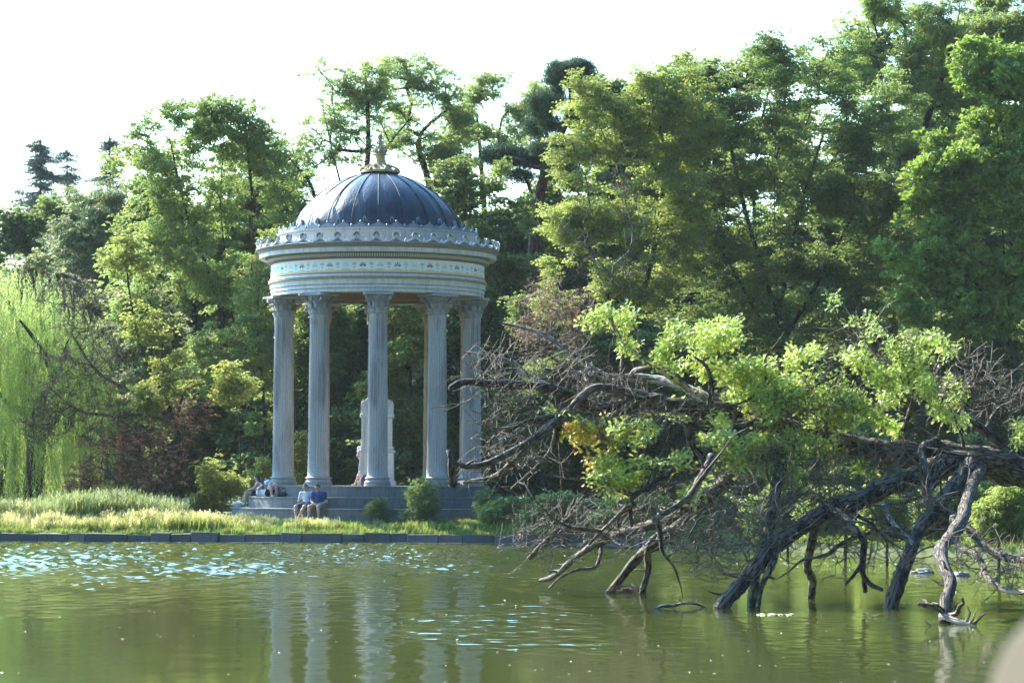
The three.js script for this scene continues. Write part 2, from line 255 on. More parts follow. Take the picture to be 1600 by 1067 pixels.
{ // --- entablature, from the soffit up; each band a ring with its own profile
  const T = TY, yS = T(454.8, 3.87), y1 = T(448.7, 3.87), y2 = T(442.5, 3.87), y3 = T(435, 3.87), y4 = T(431.5, 3.9), y5 = T(426.3, 3.9), y6 = T(424.8, 3.85), y7 = T(403.7, 3.85), y8 = T(400, 3.98), y9 = T(394.9, 4.0), y10 = T(391.5, 4.05), y11 = T(385, 4.28), y12 = T(383.8, 4.28), y13 = T(377, 4.39);
  mesh('architrave', uvLathe([[3.2, yS], [3.835, yS], [3.835, y1 - 0.035], [3.79, y1 - 0.03], [3.79, y1 - 0.004], [3.86, y1], [3.86, y2 - 0.035], [3.81, y2 - 0.03], [3.81, y2 - 0.004], [3.885, y2], [3.885, y3], [3.9, y3 + 0.004], [3.915, y3 + 0.03]]), M_ENT, temple);
  mesh('bead_moulding', uvLathe([[3.88, y3 + 0.004], [3.935, y3 + 0.01], [3.945, y3 + 0.035], [3.935, y4 - 0.01], [3.87, y4]]), M_OCHRE, temple);
  mesh('cyma_moulding', uvLathe([[3.86, y4 + 0.001], [3.95, y4 + 0.01], [3.95, y4 + 0.03], [3.91, y4 + 0.06], [3.885, y5 - 0.02], [3.88, y5], [3.8, y5]]), M_ENT, temple);
  mesh('red_fillet', uvLathe([[3.8, y5 + 0.001], [3.872, y5 + 0.002], [3.872, y6], [3.8, y6 + 0.001]]), M_RED, temple);
  // painted frieze
  const cv = document.createElement('canvas'); cv.width = 1024; cv.height = 256; const c = cv.getContext('2d');
  c.fillStyle = '#dfe0de'; c.fillRect(0, 0, 1024, 256);
  for (let i = 0; i < 900; i++) { c.fillStyle = `rgba(${150 + rnd() * 60},${150 + rnd() * 60},${150 + rnd() * 60},0.10)`; c.fillRect(rnd() * 1024, rnd() * 256, 2 + rnd() * 5, 10 + rnd() * 60); }
  const palm = (x, col, al, big) => {
    c.globalAlpha = al; c.fillStyle = col;
    for (let k = -3; k <= 3; k++) { const a = k * 0.42, L = (big ? 92 : 66) * (1 - Math.abs(k) * 0.13); c.save(); c.translate(x, big ? 150 : 120); c.rotate(a); c.beginPath(); c.ellipse(0, -L * 0.62, 6.5, L * 0.42, 0, 0, 7); c.fill(); c.restore(); }
    if (!big) { c.beginPath(); c.moveTo(x - 26, 150); c.lineTo(x + 26, 150); c.lineTo(x, 186); c.fill(); c.fillRect(x - 4, 90, 8, 70); }
    c.globalAlpha = 1;
  };
  const alphas = [0.5, 0.85, 0.45, 0.95], cols = ['#5b8fb4', '#2f5f8c', '#79add0', '#27406b'];
  for (let k = -1; k < 5; k++) { const x = 64 + k * 256;
    c.fillStyle = '#d0bd8c'; c.globalAlpha = 0.8; c.beginPath(); c.ellipse(x, 236, 82, 56, 0, 0, 7); c.fill(); c.fillRect(x - 128, 216, 256, 40); c.beginPath(); c.ellipse(x + 128, 240, 40, 34, 0, 0, 7); c.fill(); c.globalAlpha = 1;
    palm(x, cols[(k + 4) % 4], alphas[(k + 4) % 4], true); palm(x + 128, '#7fa688', 0.6, false); }
  const ft = new THREE.CanvasTexture(cv); ft.colorSpace = THREE.SRGBColorSpace; ft.wrapS = THREE.RepeatWrapping; ft.repeat.set(10, 1);
  const fg = new THREE.CylinderGeometry(3.85, 3.85, y7 - y6, 160, 1, true); fg.translate(0, (y6 + y7) / 2, 0); fg.rotateY(0.03);
  const fr = mesh('painted_frieze', fg, M({ map: ft, roughness: 0.85, bumpMap: stoneRough, bumpScale: 0.002 }), temple); void fr;
  mesh('red_fillet', uvLathe([[3.8, y7], [3.88, y7 + 0.001], [3.9, y7 + 0.025], [3.8, y7 + 0.026]]), M_RED, temple);
  mesh('lower_bed_moulding', uvLathe([[3.8, y7 + 0.027], [3.9, y7 + 0.028], [3.93, y7 + 0.05], [3.985, y8 - 0.01], [3.985, y8], [3.8, y8]]), M_GREY, temple);
  mesh('dentil_band', uvLathe([[3.8, y8 + 0.001], [3.955, y8 + 0.001], [3.955, y9], [3.8, y9]]), M_GREY, temple);
  { const n = 300, ds = [], b = new THREE.BoxGeometry(0.048, y9 - y8 - 0.012, 0.06); for (let k = 0; k < n; k++) { const a = k / n * Math.PI * 2, g = b.clone(); g.translate(0, (y8 + y9) / 2, 3.978); g.rotateY(a); ds.push(g); }
    tag(mesh('dentils', mergeGeometries(ds), M_ENT, temple), 'close row of small pale dentil blocks under the cornice', null, null, 'stuff'); }
  mesh('upper_bed_moulding', uvLathe([[3.8, y9 + 0.001], [4.02, y9 + 0.002], [4.03, y9 + 0.03], [4.05, y10 - 0.015], [4.06, y10]]), M_GREY, temple);
  mesh('corona', uvLathe([[3.95, y10 + 0.001], [4.2, y10 + 0.002], [4.2, y10 - 0.03], [4.265, y10 - 0.03], [4.27, y10 - 0.02], [4.27, y12 - 0.03], [4.29, y12 - 0.025]]), M_ENT, temple);
  mesh('red_fillet', uvLathe([[4.2, y12 - 0.024], [4.3, y12 - 0.023], [4.3, y12], [4.2, y12 + 0.001]]), M_RED, temple);
  mesh('cornice_gutter', uvLathe([[4.2, y12 + 0.002], [4.305, y12 + 0.003], [4.315, y12 + 0.04], [4.35, y13 - 0.07], [4.395, y13 - 0.03], [4.395, y13], [3.5, y13 + 0.03]]), M_GREY, temple);
  void y11;
  // ring of antefixes joined by chevrons
  const hA = T(359.8, 4.36) - y13, N = 40, r = 4.34;
  const disc = () => { const s = new THREE.Shape(); s.absellipse(0, 0, 0.15, 0.15, 0, 6.2832); const h = new THREE.Path(); h.absellipse(0, 0, 0.112, 0.112, 0, 6.2832, true); s.holes.push(h); const g = new THREE.ExtrudeGeometry(s, { depth: 0.09, bevelEnabled: true, bevelSize: 0.008, bevelThickness: 0.008, bevelSegments: 1, curveSegments: 10 }); g.translate(0, hA - 0.15, -0.045); return g; };
  const backG = new THREE.CylinderGeometry(0.12, 0.12, 0.03, 18); backG.rotateX(Math.PI / 2); backG.translate(0, hA - 0.15, -0.03);
  const palms = []; for (let k = -3; k <= 3; k++) { const g = new THREE.SphereGeometry(1, 6, 5); const L = 0.062 - Math.abs(k) * 0.005; g.scale(0.024, L, 0.03); g.translate(0, L + 0.012, 0); g.rotateZ(-k * 0.55); g.translate(0, hA - 0.225, 0.0); palms.push(g.toNonIndexed()); }
  const bar = (x0, yy0, x1, yy1, w, z, t = 0.07) => { const L = Math.hypot(x1 - x0, yy1 - yy0), g = new THREE.BoxGeometry(L, w, t); g.rotateZ(Math.atan2(yy1 - yy0, x1 - x0)); g.translate((x0 + x1) / 2, (yy0 + yy1) / 2, z); return g.toNonIndexed(); };
  const S = Math.PI * 2 * r / N, chev = [bar(-S * 0.42, 0.02, 0.0, 0.15, 0.05, -0.02), bar(0, 0.15, S * 0.42, 0.02, 0.05, -0.024)];
  const mid = () => { const s = new THREE.Shape(); s.moveTo(-0.075, 0); s.lineTo(0, 0.125); s.lineTo(0.075, 0); s.closePath(); const g = new THREE.ExtrudeGeometry(s, { depth: 0.05, bevelEnabled: true, bevelSize: 0.008, bevelThickness: 0.006, bevelSegments: 1 }); g.translate(S / 2, 0.008, -0.05); return g; };
  const clean = (gs) => mergeGeometries(gs.map((g) => { const q = g.index ? g.toNonIndexed() : g; for (const k of Object.keys(q.attributes)) if (!['position', 'normal', 'uv'].includes(k)) q.deleteAttribute(k); return q; }));
  const gFrame = clean([disc(), ...chev, mid(), ...palms]), gBack = clean([backG, (() => { const s = new THREE.Shape(); s.moveTo(-0.2, 0.02); s.lineTo(0, 0.12); s.lineTo(0.2, 0.02); s.closePath(); const g = new THREE.ExtrudeGeometry(s, { depth: 0.03, bevelEnabled: false }); g.translate(0, 0, -0.05); return g; })()]);
  const M_BLUEGREY = M({ color: lin(0.14, 0.21, 0.3), roughness: 0.8 });
  for (let k = 0; k < N; k++) { const a = (k + 0.22) / N * Math.PI * 2, q = sub('antefix', temple); q.position.set(Math.sin(a) * r, y13, Math.cos(a) * r); q.rotation.y = a; mesh('palmette_frame', gFrame, M_WHITE, q); mesh('palmette_ground', gBack, M_BLUEGREY, q); }
  // drum and its cresting
  const yD = P(588.3, 354.6, TD - 3.58).y;
  mesh('drum', uvLathe([[3.72, y13 + 0.022], [3.72, y13 + 0.08], [3.6, y13 + 0.1], [3.56, yD - 0.06], [3.62, yD - 0.045], [3.62, yD], [2.9, yD + 0.05]]), stone(0.66, 0.64, 0.61, 0.3), temple);
  const lead = M({ color: lin(0.04, 0.046, 0.055), roughness: 0.8, metalness: 0, bumpMap: stoneRough, bumpScale: 0.01 });
  const cb = []; const hC = 0.27; cb.push(bar(-0.28, 0.05, 0, hC - 0.03, 0.03, 0, 0.03), bar(0, hC - 0.03, 0.28, 0.05, 0.03, 0.003, 0.03), bar(-0.28, 0.018, 0.28, 0.018, 0.03, 0.002, 0.03));
  { const s = new THREE.Shape(); s.moveTo(-0.25, 0.02); s.lineTo(0, hC - 0.05); s.lineTo(0.25, 0.02); s.closePath(); const g = new THREE.ExtrudeGeometry(s, { depth: 0.012, bevelEnabled: false }); g.translate(0, 0, -0.014); cb.push(g); const f = new THREE.SphereGeometry(0.04, 6, 5); f.scale(1, 1.4, 0.6); f.translate(0, hC, 0); cb.push(f); const f2 = new THREE.SphereGeometry(0.045, 6, 5); f2.scale(1, 1.6, 0.6); f2.translate(0.3, 0.09, 0); cb.push(f2); }
  const gC = clean(cb).scale(1, 0.76, 1), NC = 36, M_ZINC = M({ color: lin(0.20, 0.24, 0.30), roughness: 0.5, metalness: 0.35 });
  for (let k = 0; k < NC; k++) { const a = (k + 0.3) / NC * Math.PI * 2, q = mesh('cresting', gC, M_ZINC, temple); q.position.set(Math.sin(a) * 3.58, yD + 0.004, Math.cos(a) * 3.58); q.rotation.y = a; }
  // dome: twenty lead panels with rolled seams
  const yB = yD + 0.02, yA = P(588.3, 269, TD).y, hD = yA - yB, aD = 3.08, ND = 20, rows = 14, ph = -0.107;
  const prof = (t) => { const y = t, x = Math.pow(Math.max(0, 1 - Math.pow(y, 1.72)), 1 / 1.72); return [Math.max(0.32, aD * x), yB + hD * y]; };
  const ts = []; for (let j = 0; j <= rows; j++) ts.push(Math.pow(j / rows, 0.85) * 0.985);
  const panelGeo = (() => { const p = [], u = [], ix = [], W = 6; ts.forEach((t, j) => { const [r, y] = prof(t); for (let k = 0; k <= W; k++) { const f = k / W - 0.5, a = f * Math.PI * 2 / ND * 0.985, q = r * (1 - 0.012 * Math.abs(f) * 2) + ([4, 8].includes(j) ? 0.012 : 0); p.push(Math.sin(a) * q, y, Math.cos(a) * q); u.push(f * r * 0.32, y); } });
    for (let j = 0; j < rows; j++) for (let k = 0; k < W; k++) { const q = j * (W + 1) + k; ix.push(q, q + 1, q + W + 1, q + 1, q + W + 2, q + W + 1); }
    const g = new THREE.BufferGeometry(); g.setAttribute('position', new THREE.Float32BufferAttribute(p, 3)); g.setAttribute('uv', new THREE.Float32BufferAttribute(u, 2)); g.setIndex(ix); g.computeVertexNormals(); return g; })();
  const leadTex = tex(256, 256, (a, b) => { const n = fbm(a * 4, b * 4, 21, 5, 4, 4), s = fbm(a * 30, b * 3, 8, 3, 30, 3); const v = 0.62 + (n - 0.5) * 0.5 + (s - 0.5) * 0.3; return [v * 0.97, v, v * 1.02]; });
  const leads = [0, 1, 2].map((k) => { const m = lead.clone(); const t = leadTex.clone(); t.repeat.set(0.7, 0.5); t.offset.set(k * 0.37, k * 0.21); m.map = t; m.color.setRGB(0.085, 0.089, 0.096).multiplyScalar([1, 1.12, 0.9][k]); m.metalness = 0.22; m.roughness = [0.44, 0.40, 0.48][k]; return m; });
  const ribGeo = new MB().tube(ts.map((t) => { const [r, y] = prof(t); return V(0, y, r + 0.012); }), ts.map((t) => 0.02), 6).geo();
  const ventGeo = clean([(() => { const s = new THREE.Shape(); s.moveTo(-0.1, 0); s.lineTo(-0.1, 0.1); s.quadraticCurveTo(-0.08, 0.24, 0, 0.32); s.quadraticCurveTo(0.08, 0.24, 0.1, 0.1); s.lineTo(0.1, 0); s.lineTo(0.065, 0); s.lineTo(0.065, 0.1); s.quadraticCurveTo(0.05, 0.18, 0, 0.22); s.quadraticCurveTo(-0.05, 0.18, -0.065, 0.1); s.lineTo(-0.065, 0); s.closePath(); const g = new THREE.ExtrudeGeometry(s, { depth: 0.16, bevelEnabled: false }); g.translate(0, 0, -0.08); return g; })()]);
  for (let k = 0; k < ND; k++) {
    const a = k / ND * Math.PI * 2 + ph, q = mesh('dome_panel', panelGeo, leads[Math.floor(hash3(k, 4, 4) * 3)], temple); q.rotation.y = a;
    const b = mesh('dome_rib', ribGeo, lead, temple); b.rotation.y = a + Math.PI / ND;
    const [r, y] = prof(0.1), v = mesh('roof_vent', ventGeo, M_ZINC, temple); v.position.set(Math.sin(a + Math.PI / ND * 0) * (r + 0.0), y, Math.cos(a) * (r + 0.0)); v.rotation.set(0, a, 0); v.scale.setScalar(0.62);
  }
  // inside: painted inner face of the architrave and a shallow ceiling
  mesh('inner_frieze', uvLathe([[3.2, yS + 0.4], [3.2, yS + 0.01], [3.195, yS]].map(([r, y]) => [r, y]).reverse()), M_BROWN, temple);
  mesh('inner_band', uvLathe([[3.19, yS + 0.11], [3.17, yS + 0.115], [3.17, yS + 0.16], [3.19, yS + 0.165]]), M_OCHRE, temple);
  mesh('ceiling', uvLathe([[3.2, yS + 0.4], [3.1, yS + 0.42], [3.0, yS + 0.6], [2.0, yS + 1.6], [0.02, yS + 2.1]]), M_BROWN, temple);
  // finial
  const F = (py) => P(590, py, TD).y, f = sub('finial', temple); f.position.x = 0.05;
  const M_GILT = stone(0.62, 0.51, 0.28, 0.8), M_PATINA = stone(0.5, 0.47, 0.33, 0.9);
  mesh('foot', uvLathe([[0.36, F(269.5) - 0.05], [0.74, F(268.5) - 0.05], [0.72, F(267)], [0.5, F(265.5)], [0.34, F(260)], [0.22, F(254)], [0.17, F(247)], [0.17, F(244)], [0.21, F(243)]], 24), M_GILT, f);
  mesh('plate', uvLathe([[0.1, F(243)], [0.26, F(242.6)], [0.285, F(241.5)], [0.27, F(240.5)], [0.08, F(240)]], 24), M_PATINA, f);
  const sc = []; for (let k = 0; k < 8; k++) { const pts = [], rad = []; for (let i = 0; i <= 22; i++) { const t = i / 22; let x, y; if (t < 0.35) { const q = t / 0.35; x = lerp(0.72, 0.44, q); y = lerp(F(267), F(259.5), Math.sqrt(q)); } else { const q = (t - 0.35) / 0.65, an = Math.PI * 0.5 + q * Math.PI * 3, rs = 0.115 * (1 - q * 0.75); x = 0.36 - Math.cos(an - Math.PI / 2) * 0 + Math.cos(an) * rs * -1 * -1; y = F(262.3) + Math.sin(an) * rs + 0.0; } pts.push(V(0, y, x)); rad.push(0.03); } const g = new MB().tube(pts, rad, 5).geo(); g.rotateY(k * Math.PI / 4 + 0.35); sc.push(g.toNonIndexed()); const lf = new THREE.SphereGeometry(0.09, 6, 5); lf.scale(0.7, 1.1, 1.1); lf.translate(0, F(266.5), 0.68); lf.rotateY(k * Math.PI / 4 + 0.35); sc.push(lf.toNonIndexed()); }
  mesh('scrollwork', clean(sc), M_GILT, f);
  const lv = []; for (let k = 0; k < 8; k++) { const a = k * Math.PI / 4; const g = new THREE.SphereGeometry(0.075, 6, 6); g.scale(0.75, 1.5, 0.8); g.rotateX(0.55); g.translate(0, F(237.3), 0.2); g.rotateY(a); lv.push(g.toNonIndexed()); const g2 = new THREE.SphereGeometry(0.065, 6, 6); g2.scale(0.7, 1.7, 0.7); g2.rotateX(0.2); g2.translate(0, F(232), 0.12); g2.rotateY(a + 0.39); lv.push(g2.toNonIndexed()); if (k % 2) { const v2 = new THREE.TorusGeometry(0.05, 0.022, 6, 10); v2.rotateY(Math.PI / 2); v2.translate(0, F(222.8), 0.105); v2.rotateY(a + 0.2); lv.push(v2.toNonIndexed()); } }
  lv.push(lathe([[0.12, F(240)], [0.16, F(238)], [0.1, F(229)], [0.06, F(224)], [0.07, F(221.5)], [0.045, F(218.5)], [0.06, F(217.5)]], 12).toNonIndexed());
  mesh('leaf_cup', clean(lv), M_PATINA, f);
  const pc = []; { const c0 = F(217.6), c1 = F(209.3); for (let j = 0; j < 6; j++) for (let k = 0; k < 7; k++) { const t = j / 5.5, rc = 0.075 * Math.sin(Math.PI * (0.22 + 0.72 * t)) , g = new THREE.SphereGeometry(0.024, 5, 4); g.scale(1, 1.2, 1); g.translate(0, lerp(c0, c1, t), rc); g.rotateY((k + (j % 2) * 0.5) / 7 * 6.2832); pc.push(g.toNonIndexed()); } const core = new THREE.SphereGeometry(0.07, 8, 8); core.scale(1, 1.5, 1); core.translate(0, (c0 + c1) / 2, 0); pc.push(core.toNonIndexed()); }
  mesh('pine_cone', clean(pc), M_PATINA, f);
}
{ // --- marble stele standing inside
  const d = TD + 0.3, c = P(588.6, 758, d), X = (px) => (px - 588.6) * mpp(d), Yp = (py) => P(588.6, py, d).y - Y0;
  const s = thing('stele', 'white marble memorial stele with carved palmette top inside the temple behind the front column', 'monument', V(c.x, Y0, c.z));
  const box = (n, w, y0, y1, dep, r = 0.015) => { const g = new RoundedBoxGeometry(w, y1 - y0, dep, 2, r); g.translate(0, (y0 + y1) / 2, 0); return mesh(n, g, M_MARBLE, s); };
  box('plinth', X(618) * 2, 0.002, Yp(751), 0.75); box('pedestal', X(615) * 2, Yp(750.8), Yp(707), 0.62); box('moulding', X(617.5) * 2, Yp(706.8), Yp(703.5), 0.68, 0.03); box('shoulder', X(614.5) * 2, Yp(703.3), Yp(697), 0.58, 0.03); box('slab', X(612.3) * 2, Yp(696.8), Yp(653.5), 0.5); box('cornice', X(615) * 2, Yp(653.2), Yp(646.5), 0.58, 0.04);
  const crown = []; const sh = new THREE.Shape(), w = X(613.5), h = Yp(613) - Yp(646.3), h2 = Yp(631) - Yp(646.3);
  sh.moveTo(-w, 0); sh.lineTo(-w, h2); sh.quadraticCurveTo(-w * 0.75, h2 * 1.3, -w * 0.55, h2 * 1.6); sh.quadraticCurveTo(-w * 0.3, h, 0, h); sh.quadraticCurveTo(w * 0.3, h, w * 0.55, h2 * 1.6); sh.quadraticCurveTo(w * 0.75, h2 * 1.3, w, h2); sh.lineTo(w, 0); sh.closePath();
  { const g = new THREE.ExtrudeGeometry(sh, { depth: 0.3, bevelEnabled: true, bevelSize: 0.015, bevelThickness: 0.015, bevelSegments: 1 }); g.translate(0, Yp(646.3), -0.15); crown.push(g); }
  for (const sg of [-1, 1]) for (const [cx, cy, R] of [[0.62, 0.3, 0.14], [0.3, 0.5, 0.12], [0.8, 0.5, 0.1], [0.35, 0.2, 0.09]]) { const pts = [], rad = []; for (let i = 0; i <= 18; i++) { const t = i / 18, an = t * 9; pts.push(V(sg * (w * cx + Math.cos(an) * R * (1 - t * 0.85)), Yp(646.3) + h * cy + Math.sin(an) * R * (1 - t * 0.85), 0.165)); rad.push(0.022); } crown.push(new MB().tube(pts, rad, 5).geo()); }
  for (let k = -3; k <= 3; k++) { const g = new THREE.SphereGeometry(1, 6, 6); g.scale(0.04, 0.17, 0.04); g.translate(0, 0.2, 0); g.rotateZ(-k * 0.38); g.translate(0, Yp(646.3) + h * 0.4, 0.165); crown.push(g); }
  mesh('palmette_crown', mergeGeometries(crown.map((g) => { const q = g.index ? g.toNonIndexed() : g; for (const k of Object.keys(q.attributes)) if (!['position', 'normal', 'uv'].includes(k)) q.deleteAttribute(k); return q; })), M_MARBLE, s);
  const gl = []; for (let k = 0; k < 8; k++) { const g = new THREE.BoxGeometry(X(609) * 2 * (0.7 + 0.3 * hash3(k, 1, 1)), 0.018, 0.006); g.translate(0, lerp(Yp(660), Yp(692), k / 7), 0.2515); gl.push(g); }
  mesh('inscription_lines', mergeGeometries(gl), stone(0.72, 0.72, 0.73, 0.5), s);
}
// ---------- foliage ----------
// a spray: a twig-sized bunch of folded leaves, drawn many times in each crown
function sprayGeo({ n, len, wid, rad, flat, droop = 0.3, fold = 0.35, clump = 1, s }) {
  reseed(s); const p = [], c = [], A = V(), U = V(), W = V(), N = V();
  for (let i = 0; i < n; i++) {
    const az = rr(0, 6.283), q = Math.pow(rnd(), clump) * rad, o = V(Math.cos(az) * q, gauss() * flat, Math.sin(az) * q);
    U.set(Math.cos(az + gauss() * 0.9), rr(-droop, 0.35), Math.sin(az + gauss() * 0.9)).normalize(); N.set(gauss() * 0.7, 1, gauss() * 0.7).normalize(); W.crossVectors(U, N).normalize(); N.crossVectors(W, U);
    const L = len * rr(0.7, 1.25), w = wid * rr(0.75, 1.2), tint = rr(0.75, 1.2), r = tint * rr(0.9, 1.15);
    const a = o, b = A.copy(o).addScaledVector(U, L).addScaledVector(N, -L * 0.15).clone(), m = o.clone().addScaledVector(U, L * 0.45), l = m.clone().addScaledVector(W, w / 2).addScaledVector(N, w * fold), k = m.clone().addScaledVector(W, -w / 2).addScaledVector(N, w * fold);
    for (const v of [a, l, b, a, b, k]) { p.push(v.x, v.y, v.z); c.push(r, tint, tint * 0.9); }
  }
  const g = new THREE.BufferGeometry(); g.setAttribute('position', new THREE.Float32BufferAttribute(p, 3)); g.setAttribute('color', new THREE.Float32BufferAttribute(c, 3)); g.computeVertexNormals(); return g;
}
function strandGeo(s) {                              // a hanging willow shoot with narrow leaves
  reseed(s); const p = [], c = [];
  const L = 2.4; let x = 0, z = 0; const dx = gauss() * 0.1, dz = gauss() * 0.1;
  for (let i = 0; i < 64; i++) {
    const t = i / 64; x = dx * t * t * 2 + gauss() * 0.012; z = dz * t * t * 2 + gauss() * 0.012; const y = -L * t, az = rr(0, 6.283), d = V(Math.cos(az) * 0.55, -0.8, Math.sin(az) * 0.55), w = V(-Math.sin(az), 0, Math.cos(az)), l = rr(0.1, 0.17), k = 0.013, o = V(x, y, z), tip = o.clone().addScaledVector(d, l), m1 = o.clone().addScaledVector(d, l * 0.4).addScaledVector(w, k), m2 = o.clone().addScaledVector(d, l * 0.4).addScaledVector(w, -k), tint = rr(0.8, 1.2);
    for (const v of [o, m1, tip, o, tip, m2]) { p.push(v.x, v.y, v.z); c.push(tint, tint, tint); }
  }
  const g = new THREE.BufferGeometry(); g.setAttribute('position', new THREE.Float32BufferAttribute(p, 3)); g.setAttribute('color', new THREE.Float32BufferAttribute(c, 3)); g.computeVertexNormals(); return g;
}
function needleGeo(s, n, rad, len) {                 // a tuft of needles
  reseed(s); const p = [], c = [];
  for (let i = 0; i < n; i++) {
    const o = V(gauss() * rad, gauss() * rad * 0.35, gauss() * rad), d = V(gauss(), rr(0.05, 0.9), gauss()).normalize(), w = V(-d.z, 0.1, d.x).normalize(), l = len * rr(0.7, 1.2), k = 0.012, tint = rr(0.7, 1.25);
    for (const v of [o.clone().addScaledVector(w, k), o.clone().addScaledVector(w, -k), o.clone().addScaledVector(d, l)]) { p.push(v.x, v.y, v.z); c.push(tint, tint, tint); }
  }
  const g = new THREE.BufferGeometry(); g.setAttribute('position', new THREE.Float32BufferAttribute(p, 3)); g.setAttribute('color', new THREE.Float32BufferAttribute(c, 3)); g.computeVertexNormals(); return g;
}
const SPRAY = {
  broad: sprayGeo({ n: 11, len: 0.19, wid: 0.13, rad: 0.27, flat: 0.1, s: 11 }),
  small: sprayGeo({ n: 13, len: 0.15, wid: 0.105, rad: 0.27, flat: 0.09, s: 12 }),
  ash: sprayGeo({ n: 15, len: 0.2, wid: 0.065, rad: 0.27, flat: 0.1, droop: 0.7, s: 13 }),
  big: sprayGeo({ n: 8, len: 0.29, wid: 0.19, rad: 0.27, flat: 0.12, droop: 0.6, s: 14 }),
  fir: sprayGeo({ n: 60, len: 0.18, wid: 0.03, rad: 0.55, flat: 0.08, droop: 0.8, s: 15 }),
  pine: needleGeo(16, 110, 0.28, 0.16),
  strand: strandGeo(17),
};
const leafMat = (r, g, b, tr = 0.62, rough = 0.75) => new THREE.MeshPhysicalMaterial({ color: lin(r, g, b), transmission: tr, thickness: 0, roughness: rough, ior: 1.4, specularIntensity: 0.5, side: THREE.DoubleSide, vertexColors: true });
const LEAF = {
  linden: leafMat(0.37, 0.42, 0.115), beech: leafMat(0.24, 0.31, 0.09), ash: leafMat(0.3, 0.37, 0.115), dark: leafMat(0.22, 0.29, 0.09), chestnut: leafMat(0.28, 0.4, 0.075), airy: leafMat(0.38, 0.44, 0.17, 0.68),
  willow: leafMat(0.42, 0.5, 0.15, 0.6), fir: leafMat(0.12, 0.155, 0.12, 0.2), pine: leafMat(0.085, 0.14, 0.065, 0.2), yellow: leafMat(0.42, 0.47, 0.13), grey: leafMat(0.3, 0.335, 0.17), brown: leafMat(0.72, 0.36, 0.22, 0.5), oak: leafMat(0.5, 0.58, 0.15, 0.64, 0.55), oakyellow: leafMat(0.66, 0.5, 0.1, 0.55, 0.55),
};
const barkTex = tex(512, 512, (a, b) => { const r = Math.abs(fbm(a * 26, b * 4, 3, 4, 26, 4) - 0.5) * 2, n = fbm(a * 8, b * 8, 9, 4, 8, 8); const v = 0.35 + smooth(0, 0.35, r) * 0.45 + (n - 0.5) * 0.3; return [v, v * 0.96, v * 0.9]; });
const barkBump = tex(512, 512, (a, b) => { const r = Math.abs(fbm(a * 26, b * 4, 3, 4, 26, 4) - 0.5) * 2; return smooth(0, 0.3, r); }, false);
const bark = (r, g, b, bump = 0.03) => M({ color: lin(r, g, b), map: barkTex, roughness: 0.95, bumpMap: barkBump, bumpScale: bump });
const BARK = { dark: bark(0.10, 0.085, 0.07), grey: bark(0.22, 0.20, 0.175), pine: bark(0.24, 0.12, 0.07), pale: bark(0.36, 0.34, 0.30), oak: bark(0.25, 0.2, 0.15, 0.06), dead: bark(0.34, 0.28, 0.22, 0.02), silver: bark(0.5, 0.48, 0.45, 0.012), twig: M({ color: lin(0.2, 0.155, 0.12), roughness: 0.95 }), mossy: bark(0.24, 0.25, 0.14, 0.05) };

// joins points to a skeleton that starts as the trunk, each to the node that gives a short and straight way back
function skeleton(trunks, pts, tip = 0.012, k = 0.28, wob = 0.08, minT = 0.28) {
  const nodes = [];
  for (const tr of trunks) { const c = curve(tr, Math.max(6, tr.length * 4)); c.forEach((p, i) => nodes.push({ p, par: i ? nodes.length - 1 : (tr.from ?? -1), len: i ? nodes[nodes.length - 1].len + p.distanceTo(c[i - 1]) : 0, trunk: 1, h: i / c.length })); }
  const start = nodes.length;
  const order = pts.map((p) => { let d = 1e9; for (let i = 0; i < start; i++) d = Math.min(d, p.distanceToSquared(nodes[i].p)); return [d, p]; }).sort((a, b) => a[0] - b[0]);
  const ends = [];
  for (const [, p] of order) {
    let best = -1, bc = 1e9;
    for (let i = 0; i < nodes.length; i++) { const nd = nodes[i]; if (nd.trunk && nd.h < minT && nodes.length > start + 5) continue; const dx = p.x - nd.p.x, dy = p.y - nd.p.y, dz = p.z - nd.p.z, d = Math.sqrt(dx * dx + dy * dy + dz * dz); const c = d + k * nd.len * 0.5 + (dy < 0 ? -dy * 0.35 : 0); if (c < bc) { bc = c; best = i; } }
    const a = nodes[best], L = a.p.distanceTo(p), n = Math.max(1, Math.min(7, Math.round(L / 0.55)));
    const dir = a.par >= 0 ? a.p.clone().sub(nodes[a.par].p).normalize() : V(0, 1, 0), ctrl = a.p.clone().addScaledVector(dir, L * 0.3).add(V(0, L * 0.08, 0));
    let par = best;
    for (let i = 1; i <= n; i++) {
      const t = i / n, q = a.p.clone().multiplyScalar((1 - t) * (1 - t)).addScaledVector(ctrl, 2 * t * (1 - t)).addScaledVector(p, t * t);
      if (i < n) q.add(V(gauss() * wob, gauss() * wob, gauss() * wob));
      nodes.push({ p: q, par, len: nodes[par].len + q.distanceTo(nodes[par].p) }); par = nodes.length - 1;
    }
    ends.push(par);
  }
  // pipe-model radii
  const E = 2.35; nodes.forEach((n) => { n.kids = []; n.a = 0; }); nodes.forEach((n, i) => { if (n.par >= 0) nodes[n.par].kids.push(i); });
  for (let i = nodes.length - 1; i >= 0; i--) { const n = nodes[i]; if (!n.kids.length) n.a = Math.pow(tip, E); if (n.par >= 0) nodes[n.par].a += n.a; }
  nodes.forEach((n) => { n.r = Math.pow(n.a, 1 / E); });
  return { nodes, ends };
}
